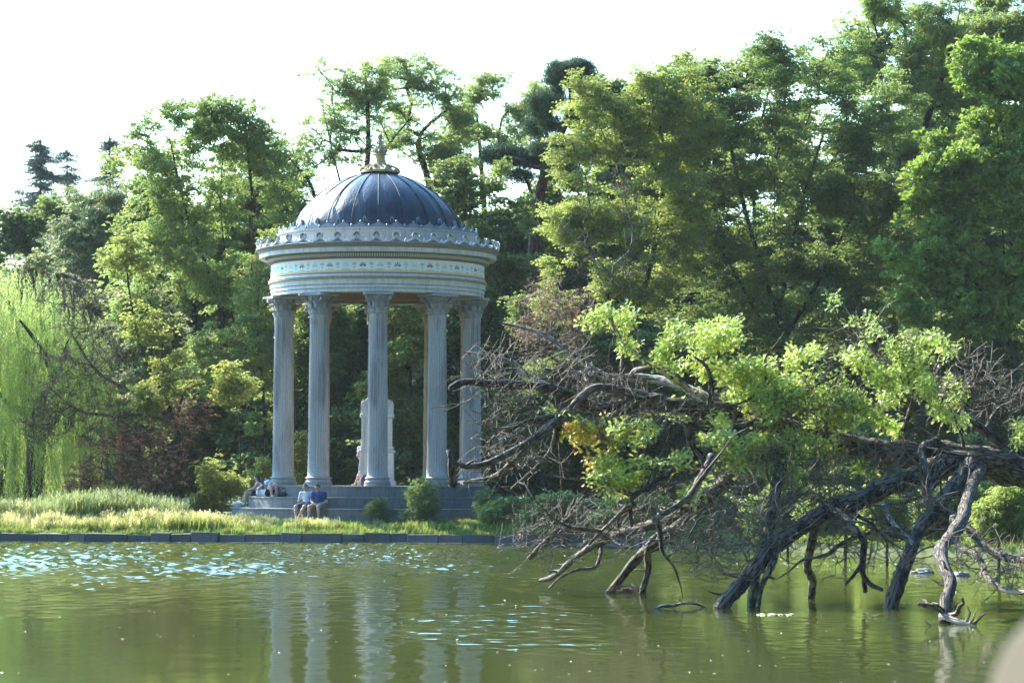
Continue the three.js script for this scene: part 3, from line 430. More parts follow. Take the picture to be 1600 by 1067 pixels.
function woodOf(nodes, r0, sidesMax = 7, minR = 0, only) {   // tubes along the heaviest child from each fork
  const mb = new MB(), seen = new Set();
  const scale = r0 ? r0 / nodes[0].r : 1; void scale;
  for (let i = 0; i < nodes.length; i++) {
    const nd = nodes[i]; if (seen.has(i) || (nd.par >= 0 && !seen.has(i) && nodes[nd.par].main === i)) continue;
    const chain = nd.par >= 0 ? [nd.par] : []; let j = i;
    for (;;) { chain.push(j); seen.add(j); const ks = nodes[j].kids; if (!ks.length) break; let m = ks[0]; for (const q of ks) if (nodes[q].a > nodes[m].a) m = q; nodes[j].main = m; j = m; }
    if (chain.length < 2) continue;
    const rad = chain.map((q, s) => (s === 0 && nd.par >= 0) ? nodes[chain[1]].r : nodes[q].r); if (rad[Math.min(1, rad.length - 1)] < minR) continue;
    rad[rad.length - 1] *= 0.5;
    if (only && !only(nd, chain)) continue;
    mb.tube(chain.map((q) => nodes[q].p), rad, clamp(Math.round(3 + rad[0] * 26), 3, sidesMax), rad[0] > 0.03);
  }
  return mb;
}
function inst(name, geo, mat, mats, cols, parent) {
  const o = new THREE.InstancedMesh(geo, mat, mats.length); o.name = name; shade(o);
  const c = new THREE.Color(); mats.forEach((m, i) => { o.setMatrixAt(i, m); c.setRGB(...cols[i]); o.setColorAt(i, c); });
  parent.add(o); o.userData.kind = 'stuff'; return o;
}
const _q = new THREE.Quaternion(), _e = new THREE.Euler(), _s = V(), _m = new THREE.Matrix4();
function place(p, sc, tilt = 0.5, yaw = rr(0, 6.283)) { _e.set(gauss() * tilt, yaw, gauss() * tilt, 'YXZ'); _q.setFromEuler(_e); return new THREE.Matrix4().compose(p, _q, _s.setScalar(sc)); }
// trunk: list of [px, py, depth offset]; lobes: [px, py, rx, ry, depth offset, thickness factor], all at depth d
function tree(o) {
  const { d, trunks, lobes, dens = 1.0, spray, leaf, wood = 'dark', per: per0 = 5, spread: spread0 = 0.45, size = 1, gap = 0.42, gapScale = 0.55, tip = 0.011, vary = 0.22, up = 0 } = o, n = Math.round(o.n * dens * (o.solid ?? 0.72)), per = per0, spread = spread0 * 0.62;
  reseed(o.s); if (!o.plain) lobes.push(...lobes.flatMap((l) => [0, 1, 2].map(() => { const a = rr(0, 6.283), k = rr(0.65, 1.1); return [l[0] + Math.cos(a) * l[2] * k, l[1] + Math.sin(a) * l[3] * k, l[2] * rr(0.25, 0.45), l[3] * rr(0.2, 0.4), (l[4] ?? 0) + gauss() * l[2] * mpp(d) * 0.4, 1]; }))); const root = thing(o.name, o.label, o.cat ?? 'tree', null, o.group);
  const tr = trunks.map((t) => { const c = t.map(([x, y, dd = 0]) => P(x, y, d + dd)); const g = groundY(c[0].x, c[0].z); if (!t.floating) c[0].y = g - 0.15; return c; });
  root.position.set(tr[0][0].x, 0, tr[0][0].z); const off = V(-root.position.x, 0, -root.position.z);
  const vol = lobes.map(([, , rx, ry]) => rx * ry), tot = vol.reduce((a, b) => a + b), pts = [], m = mpp(d);
  for (let tries = 0; pts.length < n && tries < n * 12; tries++) {
    let w = rnd() * tot, i = 0; while (w > vol[i] && i < vol.length - 1) w -= vol[i++];
    const [px, py, rx, ry, dd = 0, th = 0.62] = lobes[i], c = P(px, py, d + dd), u = V(gauss(), gauss(), gauss()).normalize().multiplyScalar(Math.pow(rnd(), 0.32) * rr(0.8, 1.2));
    const p = V(c.x + u.x * rx * m, c.y + u.y * ry * m, c.z + u.z * (rx + ry) / 2 * m * th);
    if (noise3(p.x * gapScale + 50, p.y * gapScale * 1.2, p.z * gapScale) < gap * 0.9 || p.y < 0.8) continue;
    pts.push(p);
  }
  const { nodes, ends } = skeleton(tr, pts, tip, o.k ?? 0.28, o.wob ?? 0.09);
  nodes.forEach((q) => q.p.add(off));
  const trunkSet = (nd, chain) => nodes[chain[0]].r > (o.limbAt ?? 0.11);
  for (const q of nodes) { delete q.main; }
  const big = woodOf(nodes, 0, 9, 0, trunkSet); for (const q of nodes) delete q.main; const fine = woodOf(nodes, 0, 5, 0, (nd, c) => !trunkSet(nd, c));
  if (big.tris) mesh('trunk', big.geo(), BARK[wood], root); if (fine.tris) tag(mesh('branches', fine.geo(), BARK[wood], root), null, null, null, 'stuff');
  if (spray) {
    const mats = [], cols = [];
    const add = (p, sc) => { mats.push(place(p, sc, o.tilt ?? 0.45)); const b = 1 + (noise3(p.x * 0.9, p.y * 0.9, p.z * 0.9 + 9) - 0.5) * 2 * vary + gauss() * 0.1, h = gauss() * 0.07; cols.push([Math.max(0.2, b * (1 + h)), Math.max(0.2, b), Math.max(0.2, b * (1 - h * 0.5))]); };
    for (const e of ends) {
      const nd = nodes[e]; add(nd.p, size * rr(0.75, 1.15));
      for (let i = 1; i < per; i++) { const q = V(gauss() * spread, gauss() * spread * 0.6 + up, gauss() * spread); add(nd.p.clone().add(q), size * rr(0.6, 1.1)); }
      if (nd.par >= 0 && nodes[nd.par].r < 0.05) add(nodes[nd.par].p.clone().add(V(gauss() * 0.2, gauss() * 0.15, gauss() * 0.2)), size * rr(0.6, 1));
    }
    inst('crown', SPRAY[spray], LEAF[leaf], mats, cols, root);
  }
  return root;
}
const T = (o) => tree(o);
// --- far left, beyond the willow
function fir(px, top, bot, w, d, label, s, bare = 0.3) {
  reseed(s); const root = thing('fir_tree', label, 'tree'); const a = P(px, bot, d); a.y = groundY(a.x, a.z); const b = P(px, top, d); root.position.set(a.x, 0, a.z);
  const H = b.y - a.y; const tr = [V(0, a.y, 0), V(gauss() * 0.2, a.y + H * 0.5, 0), V(b.x - a.x, b.y, 0)], c = curve(tr, 20);
  mesh('trunk', new MB().tube(c, c.map((_, i) => lerp(0.35, 0.03, i / 20)), 7).geo(), BARK.dark, root);
  const mb = new MB(), mats = [], cols = []; const W = w * mpp(d);
  for (let i = 0; i < 150; i++) {
    const t = lerp(0.45, 0.99, Math.pow(rnd(), 0.9)), y = a.y + H * t, L = W * Math.pow(1 - t, 0.55) * 1.25 * rr(0.35, 1.15) + 0.25, az = rr(0, 6.283); if (noise3(t * 9, az * 0.8, s) < bare) continue;
    const o = V((b.x - a.x) * t, y, 0), e = o.clone().add(V(Math.cos(az) * L, -L * 0.18 + rr(-0.2, 0.3), Math.sin(az) * L)), m = o.clone().lerp(e, 0.5).add(V(0, -L * 0.1, 0)), cc = curve([o, m, e], 5);
    mb.tube(cc, cc.map((_, k) => lerp(0.05, 0.012, k / 5)), 4, false);
    const n = Math.ceil(L / 0.22) ; for (let k = 0; k < n; k++) { const f = (k + 0.7) / n, p = o.clone().lerp(e, f).add(V(gauss() * 0.22 * f, -0.12 + gauss() * 0.15 - 0.1 * f, gauss() * 0.22 * f)); mats.push(place(p, rr(0.7, 1.25), 0.35)); const v = rr(0.75, 1.25); cols.push([v, v, v]); }
  }
  tag(mesh('branches', mb.geo(), BARK.dark, root), null, null, null, 'stuff'); inst('crown', SPRAY.fir, LEAF.fir, mats, cols, root); return root;
}
fir(62, 212, 760, 105, 190, 'tall hazy fir with a bent top at the far left, leftmost of the firs', 31, 0.28);
fir(104, 226, 760, 90, 197, 'hazy fir standing close behind the leftmost fir, its top a little lower', 32, 0.28);
fir(170, 203, 760, 62, 186, 'thin sparse fir standing alone against the sky beside the ash', 33, 0.40);
T({ name: 'oak_tree', label: 'dark round oak below the hazy firs at the far left edge', d: 150, s: 41, n: 420, per: 6, spread: 0.75, size: 1.7, spray: 'broad', leaf: 'dark', trunks: [[[40, 780], [45, 600], [50, 420]]], lobes: [[50, 375, 70, 50], [10, 400, 60, 70], [95, 370, 40, 50], [60, 440, 90, 60], [-40, 420, 60, 80]] });
T({ name: 'maple_tree', label: 'grey green bushy maple between the willow and the tall ash', d: 138, s: 42, n: 420, per: 5, spread: 0.65, size: 1.5, spray: 'ash', leaf: 'grey', trunks: [[[175, 780], [172, 600], [165, 420]]], lobes: [[150, 330, 50, 55], [185, 380, 55, 80], [120, 390, 55, 50], [170, 460, 70, 80]] });
// --- behind the temple, thin crowns against the sky
T({ name: 'ash_tree', label: 'thin open ash with forked stems rising left of the dome finial', d: 124, s: 43, n: 515, solid: 1, per: 4, spread: 0.75, size: 0.85, gap: 0.5, gapScale: 0.8, spray: 'ash', leaf: 'airy', wood: 'dark', tip: 0.017, trunks: [[[540, 780], [545, 560], [540, 330], [520, 240], [500, 150]], [[545, 560], [560, 340], [575, 240], [570, 100]], [[545, 500], [590, 340], [600, 240], [645, 180]]].map((t, i) => { if (i) t.floating = 1; return t; }), lobes: [[520, 140, 60, 55], [570, 105, 45, 45], [490, 210, 40, 55], [560, 200, 55, 60], [440, 250, 50, 60], [620, 130, 40, 50], [470, 300, 40, 50]] });
T({ name: 'ash_tree', label: 'thin open ash with dark crossing limbs directly right of the finial', d: 127, s: 44, n: 469, solid: 1, per: 4, spread: 0.75, size: 0.85, gap: 0.5, gapScale: 0.8, spray: 'ash', leaf: 'airy', wood: 'dark', tip: 0.019, trunks: [[[660, 780], [662, 560], [650, 280], [632, 180], [625, 120]], [[662, 500], [672, 300], [655, 215], [700, 170]]].map((t, i) => { if (i) t.floating = 1; return t; }), lobes: [[640, 120, 50, 40], [690, 150, 45, 50], [610, 170, 40, 40], [665, 210, 60, 50], [715, 210, 35, 60], [700, 260, 40, 40]] });
T({ name: 'ash_tree', label: 'thin pale ash against the sky just left of the pine', d: 131, s: 45, n: 406, solid: 1, per: 4, spread: 0.75, size: 0.85, gap: 0.48, gapScale: 0.8, spray: 'ash', leaf: 'airy', wood: 'dark', tip: 0.014, trunks: [[[770, 780], [770, 560], [775, 300], [790, 170]], [[770, 500], [755, 300], [745, 180]]].map((t, i) => { if (i) t.floating = 1; return t; }), lobes: [[770, 145, 40, 35], [805, 140, 40, 40], [745, 190, 35, 45], [790, 200, 40, 50], [820, 170, 30, 50], [760, 260, 40, 40]] });
// --- Scots pine
{
  reseed(51); const d = 121, root = thing('pine_tree', 'crooked Scots pine with dark flat needle clumps above the treetops', 'tree'); const p0 = P(838, 780, d); p0.y = groundY(p0.x, p0.z); root.position.set(p0.x, 0, p0.z);
  const L = (pts) => pts.map(([x, y, z = 0]) => P(x, y, d + z).sub(root.position)); const mb = new MB(); const main = L([[838, 780], [832, 500], [838, 340], [858, 250], [878, 205], [893, 165], [890, 130], [882, 115]]); main[0].y = p0.y - 0.1;
  const limb = (pts, r0, r1) => { const c = curve(pts, pts.length * 5); mb.tube(c, c.map((_, i) => lerp(r0, r1, i / (c.length - 1))), 7); return c; };
  limb(main, 0.32, 0.09);
  const arms = [[[858, 250], [842, 262], [815, 250], [785, 240, 1], [762, 240, 1]], [[866, 232], [850, 200], [852, 170, -1]], [[890, 170], [905, 150, 1], [918, 135, 1]], [[870, 222], [888, 235, -1], [903, 240, -1]], [[838, 340], [826, 290, 1], [812, 262, 1]], [[855, 262], [845, 225, 1], [838, 205, 1.5]], [[890, 135], [870, 118], [858, 118]], [[890, 130], [908, 110], [922, 112]]].map((a) => limb(L(a), 0.12, 0.03));
  mesh('trunk', mb.geo(), BARK.pine, root); void arms;
  const mats = [], cols = []; for (const [x, y, rx, ry, z = 0, k = 1] of [[888, 106, 36, 10], [868, 122, 20, 14, 0], [912, 122, 20, 18, 1], [905, 103, 20, 10], [848, 165, 24, 22, -1], [872, 150, 14, 16, 0], [838, 200, 22, 18, 1], [862, 195, 16, 14, -1], [905, 165, 14, 16, 1], [900, 190, 14, 12, 0], [880, 225, 22, 12, -1], [778, 238, 26, 12, 1], [808, 246, 22, 14, 1], [832, 250, 20, 14, 1], [768, 246, 16, 10, 1], [850, 230, 18, 16, 0], [905, 240, 14, 10, -1], [815, 275, 18, 10, 1], [862, 270, 18, 14, 0, 0.6], [892, 265, 16, 14, 0, 0.5]]) {
    const n = Math.round(rx * ry * 0.2 * k) + 8; for (let i = 0; i < n; i++) { const u = V(gauss(), gauss(), gauss()).normalize().multiplyScalar(Math.cbrt(rnd())), c = P(x, y, d + z).sub(root.position).add(V(u.x * rx * mpp(d), u.y * ry * mpp(d), u.z * rx * mpp(d))); mats.push(place(c, rr(0.7, 1.2), 0.4)); const v = rr(0.7, 1.25); cols.push([v, v, v * 0.95]); } }
  inst('crown', SPRAY.pine, LEAF.pine, mats, cols, root);
}
// --- weeping willow
{
  reseed(61); const d = 106, root = thing('willow_tree', 'bright weeping willow with hanging curtains of shoots at the left edge', 'tree'), p0 = P(48, 790, d); p0.y = groundY(p0.x, p0.z) - 0.1; root.position.set(p0.x, 0, p0.z);
  const L = (a) => a.map(([x, y, z = 0]) => P(x, y, d + z).sub(root.position)), mb = new MB(), mats = [], cols = [];
  const limb = (a, r0, r1) => { const pts = L(a); const c = curve(pts, pts.length * 5); mb.tube(c, c.map((_, i) => lerp(r0, r1, i / (c.length - 1))), 7); return c; };
  const t0 = [[48, 790], [55, 700], [40, 600, 0.5], [30, 520, 0.5]];
  const trunk = limb(t0, 0.42, 0.25); trunk[0].y = p0.y;
  const arms = [[[30, 520, 0.5], [10, 470], [-30, 440]], [[40, 600, 0.5], [70, 540], [55, 470], [50, 430, -1]], [[45, 650], [85, 590, -1], [110, 520, -1], [115, 450, -1]], [[30, 520, 0.5], [20, 450, 2], [10, 420, 2]], [[55, 700], [95, 640, 1], [140, 560, 1], [155, 500, 1]], [[45, 650], [0, 620, -1.5], [-40, 560, -2]], [[55, 470], [90, 430, 1.5], [125, 440, 1.5]], [[85, 590, -1], [60, 540, -2.5], [30, 500, -3]], [[70, 560], [100, 480, 2.5], [90, 440, 3]]].map((a) => limb(a, 0.16, 0.04));
  mesh('trunk', mb.geo(), BARK.dark, root);
  const hang = (x, y, z, sc) => { const o = P(x, y, d + z).sub(root.position); _e.set(gauss() * 0.12, rr(0, 6.28), gauss() * 0.12); _q.setFromEuler(_e); mats.push(new THREE.Matrix4().compose(o, _q, _s.set(sc * rr(0.9, 1.5), sc, sc * rr(0.9, 1.5)))); const b = rr(0.75, 1.25) * (0.8 + 0.5 * noise3(x * 0.03, y * 0.012, z * 0.5)); cols.push([b * rr(0.9, 1.1), b, b * 0.95]); };
  void arms;
  for (let i = 0; i < 5200; i++) {
    // crown top follows a rounded dome; shoots hang from it and from lower tiers
    const x = rr(-110, 186), z = rr(-3.4, 3.4), cx = 30, q = Math.pow((x - cx) / 150, 2) + Math.pow(z / 3.6, 2); if (q > 1) continue;
    const top = 408 + 110 * Math.pow(q, 1.3) + 26 * (noise3(x * 0.045, z, 4) - 0.3) + (x > 120 ? (x - 120) * 0.5 : 0), y = top + Math.pow(rnd(), 1.2) * 285; if (noise3(x * 0.06, y * 0.022, z * 0.6) < 0.34 + 0.12 * smooth(500, 720, y)) continue;
    hang(x, y, z, rr(0.6, 1.15));
  }
  inst('crown', SPRAY.strand, LEAF.willow, mats, cols, root);
}
// --- left of the temple
T({ name: 'ash_tree', label: 'tall leafy ash with several stems standing left of the temple', d: 111, s: 46, n: 1050, per: 4, spread: 0.48, size: 1.0, gap: 0.44, gapScale: 0.65, spray: 'ash', leaf: 'ash', wood: 'dark', tip: 0.0095, trunks: [[[377, 790], [372, 620], [360, 470], [345, 330], [350, 200]], [[372, 640], [390, 480], [395, 340], [385, 220]], [[365, 560], [330, 440], [290, 330], [265, 220]]].map((t, i) => { if (i) t.floating = 1; return t; }), lobes: [[330, 260, 70, 90], [275, 270, 60, 90], [380, 200, 55, 70], [390, 290, 55, 90], [240, 320, 45, 90], [300, 390, 100, 80], [360, 400, 80, 80], [260, 440, 70, 70], [340, 480, 90, 70], [345, 165, 40, 45], [430, 350, 40, 80], [250, 210, 45, 50], [410, 240, 45, 60], [300, 180, 45, 45], [440, 270, 30, 40]] });
T({ name: 'ash_tree', label: 'younger ash with a thin straight trunk close to the left temple column', d: 108, s: 47, n: 330, per: 4, spread: 0.45, size: 0.95, gap: 0.45, spray: 'ash', leaf: 'ash', wood: 'dark', trunks: [[[418, 790], [412, 640], [402, 520], [405, 420]]], lobes: [[400, 470, 40, 60], [370, 540, 60, 50], [415, 560, 30, 60], [330, 560, 50, 40], [440, 480, 25, 60], [405, 660, 22, 25], [350, 600, 60, 30]] });
T({ name: 'leaning_tree', label: 'leaning tree with dead left limbs and leafy right boughs at the meadow edge', d: 102, s: 48, n: 330, per: 4, spread: 0.6, size: 0.8, gap: 0.46, gapScale: 0.8, spray: 'broad', leaf: 'linden', wood: 'dark', k: 0.2, trunks: [[[300, 800], [283, 700], [262, 630], [225, 560], [205, 480], [195, 400]], [[275, 660], [290, 610], [330, 600], [360, 625]]].map((t, i) => { if (i) t.floating = 1; return t; }), lobes: [[300, 605, 60, 25, -0.5], [250, 625, 55, 25, -0.5], [345, 600, 50, 30, -1], [375, 615, 25, 20], [225, 640, 35, 20], [280, 570, 40, 20], [185, 450, 40, 40], [205, 410, 40, 40], [160, 420, 40, 30], [230, 510, 30, 30]] });
// bare and brown twigs that belong to the dead limbs
function deadTree(o) {
  reseed(o.s); const { d } = o, root = thing(o.name, o.label, o.cat ?? 'tree'); const tr = o.trunks.map((t) => t.map(([x, y, z = 0]) => P(x, y, d + z))); if (!o.aloft) tr[0][0].y = groundY(tr[0][0].x, tr[0][0].z) - 0.1; root.position.set(tr[0][0].x, 0, tr[0][0].z); const off = V(-root.position.x, 0, -root.position.z), m = mpp(d), pts = [];
  for (let i = 0; pts.length < o.n && i < o.n * 9; i++) { const l = o.lobes[Math.floor(rnd() * o.lobes.length)], c = P(l[0], l[1], d + (l[4] ?? 0)), u = V(gauss(), gauss(), gauss()).normalize().multiplyScalar(Math.pow(rnd(), 0.45)); const p = V(c.x + u.x * l[2] * m, c.y + u.y * l[3] * m, c.z + u.z * (l[2] + l[3]) * 0.4 * m); if (p.y > 0.5) pts.push(p); }
  const { nodes, ends } = skeleton(tr, pts, o.tip ?? 0.008, o.k ?? 0.2, o.wob ?? 0.07); nodes.forEach((q) => q.p.add(off));
  const wood = woodOf(nodes, 0, 6); tag(mesh('branches', wood.geo(), BARK[o.wood ?? 'dead'], root), null, null, null, 'stuff');
  const fine = new MB(); for (const e of ends) for (let k = 0; k < (o.twigs ?? 3); k++) { const a = nodes[e].p, b = a.clone().add(V(gauss() * 0.35, gauss() * 0.3 + 0.03, gauss() * 0.35)), c = a.clone().lerp(b, 0.5).add(V(gauss() * 0.06, gauss() * 0.06, gauss() * 0.06)); fine.tube([a, c, b], [0.009, 0.008, 0.004], 3, false); }
  tag(mesh('twigs', fine.geo(), BARK[o.wood2 ?? 'twig'], root), null, null, null, 'stuff');
  if (o.leaf) { const mats = [], cols = []; for (const e of ends) for (let k = 0; k < (o.per ?? 2); k++) { mats.push(place(nodes[e].p.clone().add(V(gauss() * 0.3, gauss() * 0.2, gauss() * 0.3)), rr(0.4, 0.8) * (o.size ?? 1), 0.5)); const v = rr(0.6, 1.3); cols.push([v, v * rr(0.85, 1.1), v * 0.95]); } inst('crown', SPRAY[o.spray ?? 'small'], LEAF[o.leaf], mats, cols, root); }
  return root;
}
deadTree({ name: 'bare_shrub', label: 'bare purplish grey twigs hanging in front of the willow', d: 101, s: 71, n: 560, twigs: 6, tip: 0.0085, wood2: 'dead', trunks: [[[150, 800], [165, 700], [190, 620], [200, 560]], [[200, 610], [150, 580], [110, 520]], [[175, 650], [120, 640], [70, 600]]], lobes: [[130, 520, 60, 70], [90, 590, 60, 70], [130, 650, 70, 50], [60, 660, 40, 50], [110, 460, 50, 40], [160, 560, 40, 60]] });
deadTree({ name: 'brown_shrub', label: 'shrub with dry reddish brown foliage below the leaning tree', d: 100.5, s: 72, n: 400, twigs: 6, wood2: 'dead', leaf: 'brown', per: 2, size: 0.6, wood: 'dead', trunks: [[[215, 800], [212, 740], [220, 690]], [[225, 800], [260, 720], [290, 680]], [[205, 800], [170, 740], [130, 720]]], lobes: [[200, 720, 70, 35], [140, 745, 40, 30], [260, 690, 50, 40], [230, 750, 70, 28], [300, 650, 40, 30], [180, 690, 60, 25], [120, 770, 30, 18]] });
// --- right half
T({ name: 'beech_tree', label: 'dark leafy tree behind the right shoulder of the dome', d: 117, s: 52, n: 620, per: 5, spread: 0.5, size: 1.05, spray: 'broad', leaf: 'beech', trunks: [[[765, 790], [760, 600], [752, 400]], [[762, 640], [740, 480], [730, 350]]].map((t, i) => { if (i) t.floating = 1; return t; }), lobes: [[745, 330, 60, 60], [715, 280, 35, 40], [790, 360, 50, 70], [760, 430, 60, 80], [800, 460, 40, 80], [780, 300, 40, 45], [740, 560, 50, 90], [800, 600, 50, 90]] });
T({ name: 'linden_tree', label: 'pale yellow green linden, sunlit on its left, right of the temple', d: 108, s: 53, n: 1500, per: 5, spread: 0.45, size: 0.95, gap: 0.38, gapScale: 0.75, spray: 'small', leaf: 'linden', wood: 'grey', trunks: [[[1000, 800], [995, 620], [975, 440], [965, 300], [960, 190]], [[990, 560], [940, 440], [900, 330]], [[985, 520], [1020, 400], [1040, 270]]].map((t, i) => { if (i) t.floating = 1; return t; }), lobes: [[900, 290, 55, 80], [945, 200, 60, 70], [1000, 170, 60, 55], [880, 380, 45, 80], [930, 370, 70, 90], [1000, 290, 80, 90], [1040, 210, 50, 70], [1010, 400, 90, 90], [930, 470, 80, 60], [1060, 330, 60, 80], [875, 460, 35, 50], [985, 130, 35, 30], [1050, 130, 50, 40], [920, 150, 40, 40], [1080, 190, 50, 60]] });
T({ name: 'hornbeam_tree', label: 'great spreading hornbeam with tiered limbs at the middle of the wood', d: 110, s: 54, n: 2500, per: 5, spread: 0.48, size: 0.95, gap: 0.38, gapScale: 0.7, tilt: 0.35, spray: 'small', leaf: 'beech', wood: 'dark', trunks: [[[1225, 800], [1222, 620], [1215, 450], [1210, 300], [1215, 150]], [[1220, 560], [1150, 430], [1090, 330]], [[1220, 540], [1290, 420], [1350, 300]], [[1218, 480], [1250, 330], [1290, 200]], [[1218, 500], [1170, 350], [1140, 220]]].map((t, i) => { if (i) t.floating = 1; return t; }), lobes: [[1130, 170, 60, 60], [1200, 110, 70, 50], [1270, 120, 70, 60], [1330, 170, 60, 70], [1100, 260, 70, 80], [1180, 230, 90, 80], [1270, 240, 90, 90], [1350, 290, 70, 80], [1080, 370, 80, 80], [1180, 370, 100, 80], [1290, 370, 100, 80], [1120, 470, 100, 60], [1240, 480, 120, 70], [1360, 420, 80, 80], [1220, 75, 35, 30], [1080, 170, 50, 60], [1400, 200, 60, 80], [1420, 330, 60, 80], [1060, 130, 40, 40]] });
T({ name: 'robinia_tree', label: 'tall open tree with dark forked limbs against the sky at top right', d: 119, s: 55, n: 1600, per: 4, spread: 0.5, size: 1.0, gap: 0.47, gapScale: 0.8, spray: 'ash', leaf: 'ash', wood: 'dark', tip: 0.016, trunks: [[[1420, 800], [1415, 500], [1408, 250], [1412, 120], [1400, 40]], [[1412, 330], [1445, 200], [1480, 100], [1500, 20]], [[1412, 300], [1390, 180], [1370, 90]]].map((t, i) => { if (i) t.floating = 1; return t; }), lobes: [[1350, 45, 50, 50], [1410, 30, 60, 60], [1480, 40, 60, 60], [1380, 120, 50, 60], [1450, 120, 60, 60], [1520, 90, 50, 60], [1430, 210, 60, 60], [1560, 20, 60, 50], [1480, 190, 60, 50], [1530, 170, 30, 40], [1340, 110, 50, 50], [1490, 280, 60, 60], [1400, 280, 60, 50], [1600, 60, 50, 60], [1320, 20, 30, 30]] });
T({ name: 'chestnut_tree', label: 'bright green large leaved chestnut at the right edge of the wood', d: 104, s: 56, n: 1600, per: 4, spread: 0.5, size: 0.95, gap: 0.46, gapScale: 0.6, tilt: 0.6, spray: 'big', leaf: 'chestnut', wood: 'dark', trunks: [[[1590, 810], [1585, 600], [1570, 400], [1560, 220], [1550, 100]], [[1580, 540], [1520, 430], [1470, 330]], [[1575, 460], [1620, 330], [1650, 200]]].map((t, i) => { if (i) t.floating = 1; return t; }), lobes: [[1525, 110, 50, 50], [1585, 90, 50, 60], [1560, 200, 70, 60], [1610, 170, 60, 90], [1500, 230, 60, 40], [1540, 290, 80, 60], [1470, 300, 70, 60], [1590, 330, 60, 90], [1520, 380, 80, 60], [1450, 390, 80, 60], [1570, 450, 80, 70], [1480, 470, 90, 60], [1640, 300, 60, 120]] });
// --- the darker storey below, and stems between the temple columns
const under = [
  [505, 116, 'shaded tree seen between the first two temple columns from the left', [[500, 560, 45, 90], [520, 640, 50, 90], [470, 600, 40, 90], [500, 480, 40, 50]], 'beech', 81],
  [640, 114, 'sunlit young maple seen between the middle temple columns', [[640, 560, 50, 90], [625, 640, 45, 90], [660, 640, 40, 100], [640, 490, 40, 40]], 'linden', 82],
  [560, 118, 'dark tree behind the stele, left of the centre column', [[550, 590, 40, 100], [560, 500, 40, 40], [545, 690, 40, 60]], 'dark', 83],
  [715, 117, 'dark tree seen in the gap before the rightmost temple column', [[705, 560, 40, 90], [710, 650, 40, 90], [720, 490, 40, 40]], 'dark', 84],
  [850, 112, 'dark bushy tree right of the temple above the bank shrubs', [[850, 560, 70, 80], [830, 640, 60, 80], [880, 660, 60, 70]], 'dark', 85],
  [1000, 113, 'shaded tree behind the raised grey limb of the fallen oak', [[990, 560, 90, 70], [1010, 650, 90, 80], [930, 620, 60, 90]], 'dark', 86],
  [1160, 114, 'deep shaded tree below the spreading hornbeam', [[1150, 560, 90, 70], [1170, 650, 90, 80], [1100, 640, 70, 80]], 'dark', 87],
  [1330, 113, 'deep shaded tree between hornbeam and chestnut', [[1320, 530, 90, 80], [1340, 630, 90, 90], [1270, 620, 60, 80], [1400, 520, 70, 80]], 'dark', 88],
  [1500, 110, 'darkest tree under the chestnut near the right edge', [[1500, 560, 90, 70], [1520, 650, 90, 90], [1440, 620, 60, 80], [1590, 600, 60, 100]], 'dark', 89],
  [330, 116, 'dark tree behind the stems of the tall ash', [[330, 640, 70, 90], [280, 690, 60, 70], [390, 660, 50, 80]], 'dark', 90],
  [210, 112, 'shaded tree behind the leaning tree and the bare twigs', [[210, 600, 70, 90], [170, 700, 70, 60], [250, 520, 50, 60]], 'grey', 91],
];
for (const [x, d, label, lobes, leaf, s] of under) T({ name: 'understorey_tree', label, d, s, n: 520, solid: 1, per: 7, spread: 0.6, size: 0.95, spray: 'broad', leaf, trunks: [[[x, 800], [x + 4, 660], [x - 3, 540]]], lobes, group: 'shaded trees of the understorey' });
for (const [x, y, label, lobes, leaf, s] of [
  [300, 330, 'broad tree filling the gaps behind the tall ash', [[300, 300, 110, 100], [250, 400, 100, 100], [370, 400, 110, 110], [430, 330, 50, 80], [330, 220, 60, 50], [420, 440, 60, 80]], 'ash', 401],
  [20, 560, 'tree behind the willow at the left edge', [[20, 520, 110, 110], [-20, 620, 90, 110], [110, 540, 90, 100], [130, 640, 80, 90], [10, 425, 70, 40], [60, 430, 60, 40]], 'grey', 402],
  [960, 300, 'tree behind the sunlit linden', [[950, 260, 110, 80], [1030, 220, 90, 80], [900, 380, 100, 100], [1040, 340, 110, 110], [1000, 180, 90, 55], [1080, 165, 70, 50], [940, 185, 50, 50]], 'beech', 403],
  [1180, 260, 'tall tree behind the hornbeam, left of its middle', [[1150, 220, 110, 90], [1220, 160, 90, 60], [1130, 340, 120, 110], [1250, 330, 120, 110], [1160, 140, 80, 50], [1250, 105, 80, 50], [1210, 95, 60, 40]], 'beech', 404],
  [1370, 260, 'tall tree behind hornbeam and chestnut', [[1350, 240, 100, 90], [1420, 270, 90, 90], [1360, 380, 120, 120], [1460, 390, 110, 120], [1330, 110, 80, 70], [1400, 110, 80, 80], [1450, 60, 70, 60], [1360, 50, 50, 50]], 'ash', 405],
  [1580, 260, 'tall tree behind the chestnut at the right edge', [[1560, 220, 110, 110], [1620, 150, 80, 100], [1560, 380, 130, 130], [1510, 80, 70, 70], [1570, 50, 70, 60], [1490, 160, 60, 70]], 'beech', 406],
  [800, 420, 'tree between the pine and the temple', [[800, 400, 70, 80], [840, 470, 80, 90], [780, 520, 80, 90], [720, 420, 60, 90]], 'dark', 407]]) T({ name: 'backing_tree', label, d: 127, s, n: 640, solid: 1, per: 6, spread: 0.62, size: 1.35, spray: 'broad', leaf, trunks: [[[x, 800], [x + 4, lerp(800, y, 0.5)], [x - 3, y]]], lobes, group: 'second row of tall trees' });
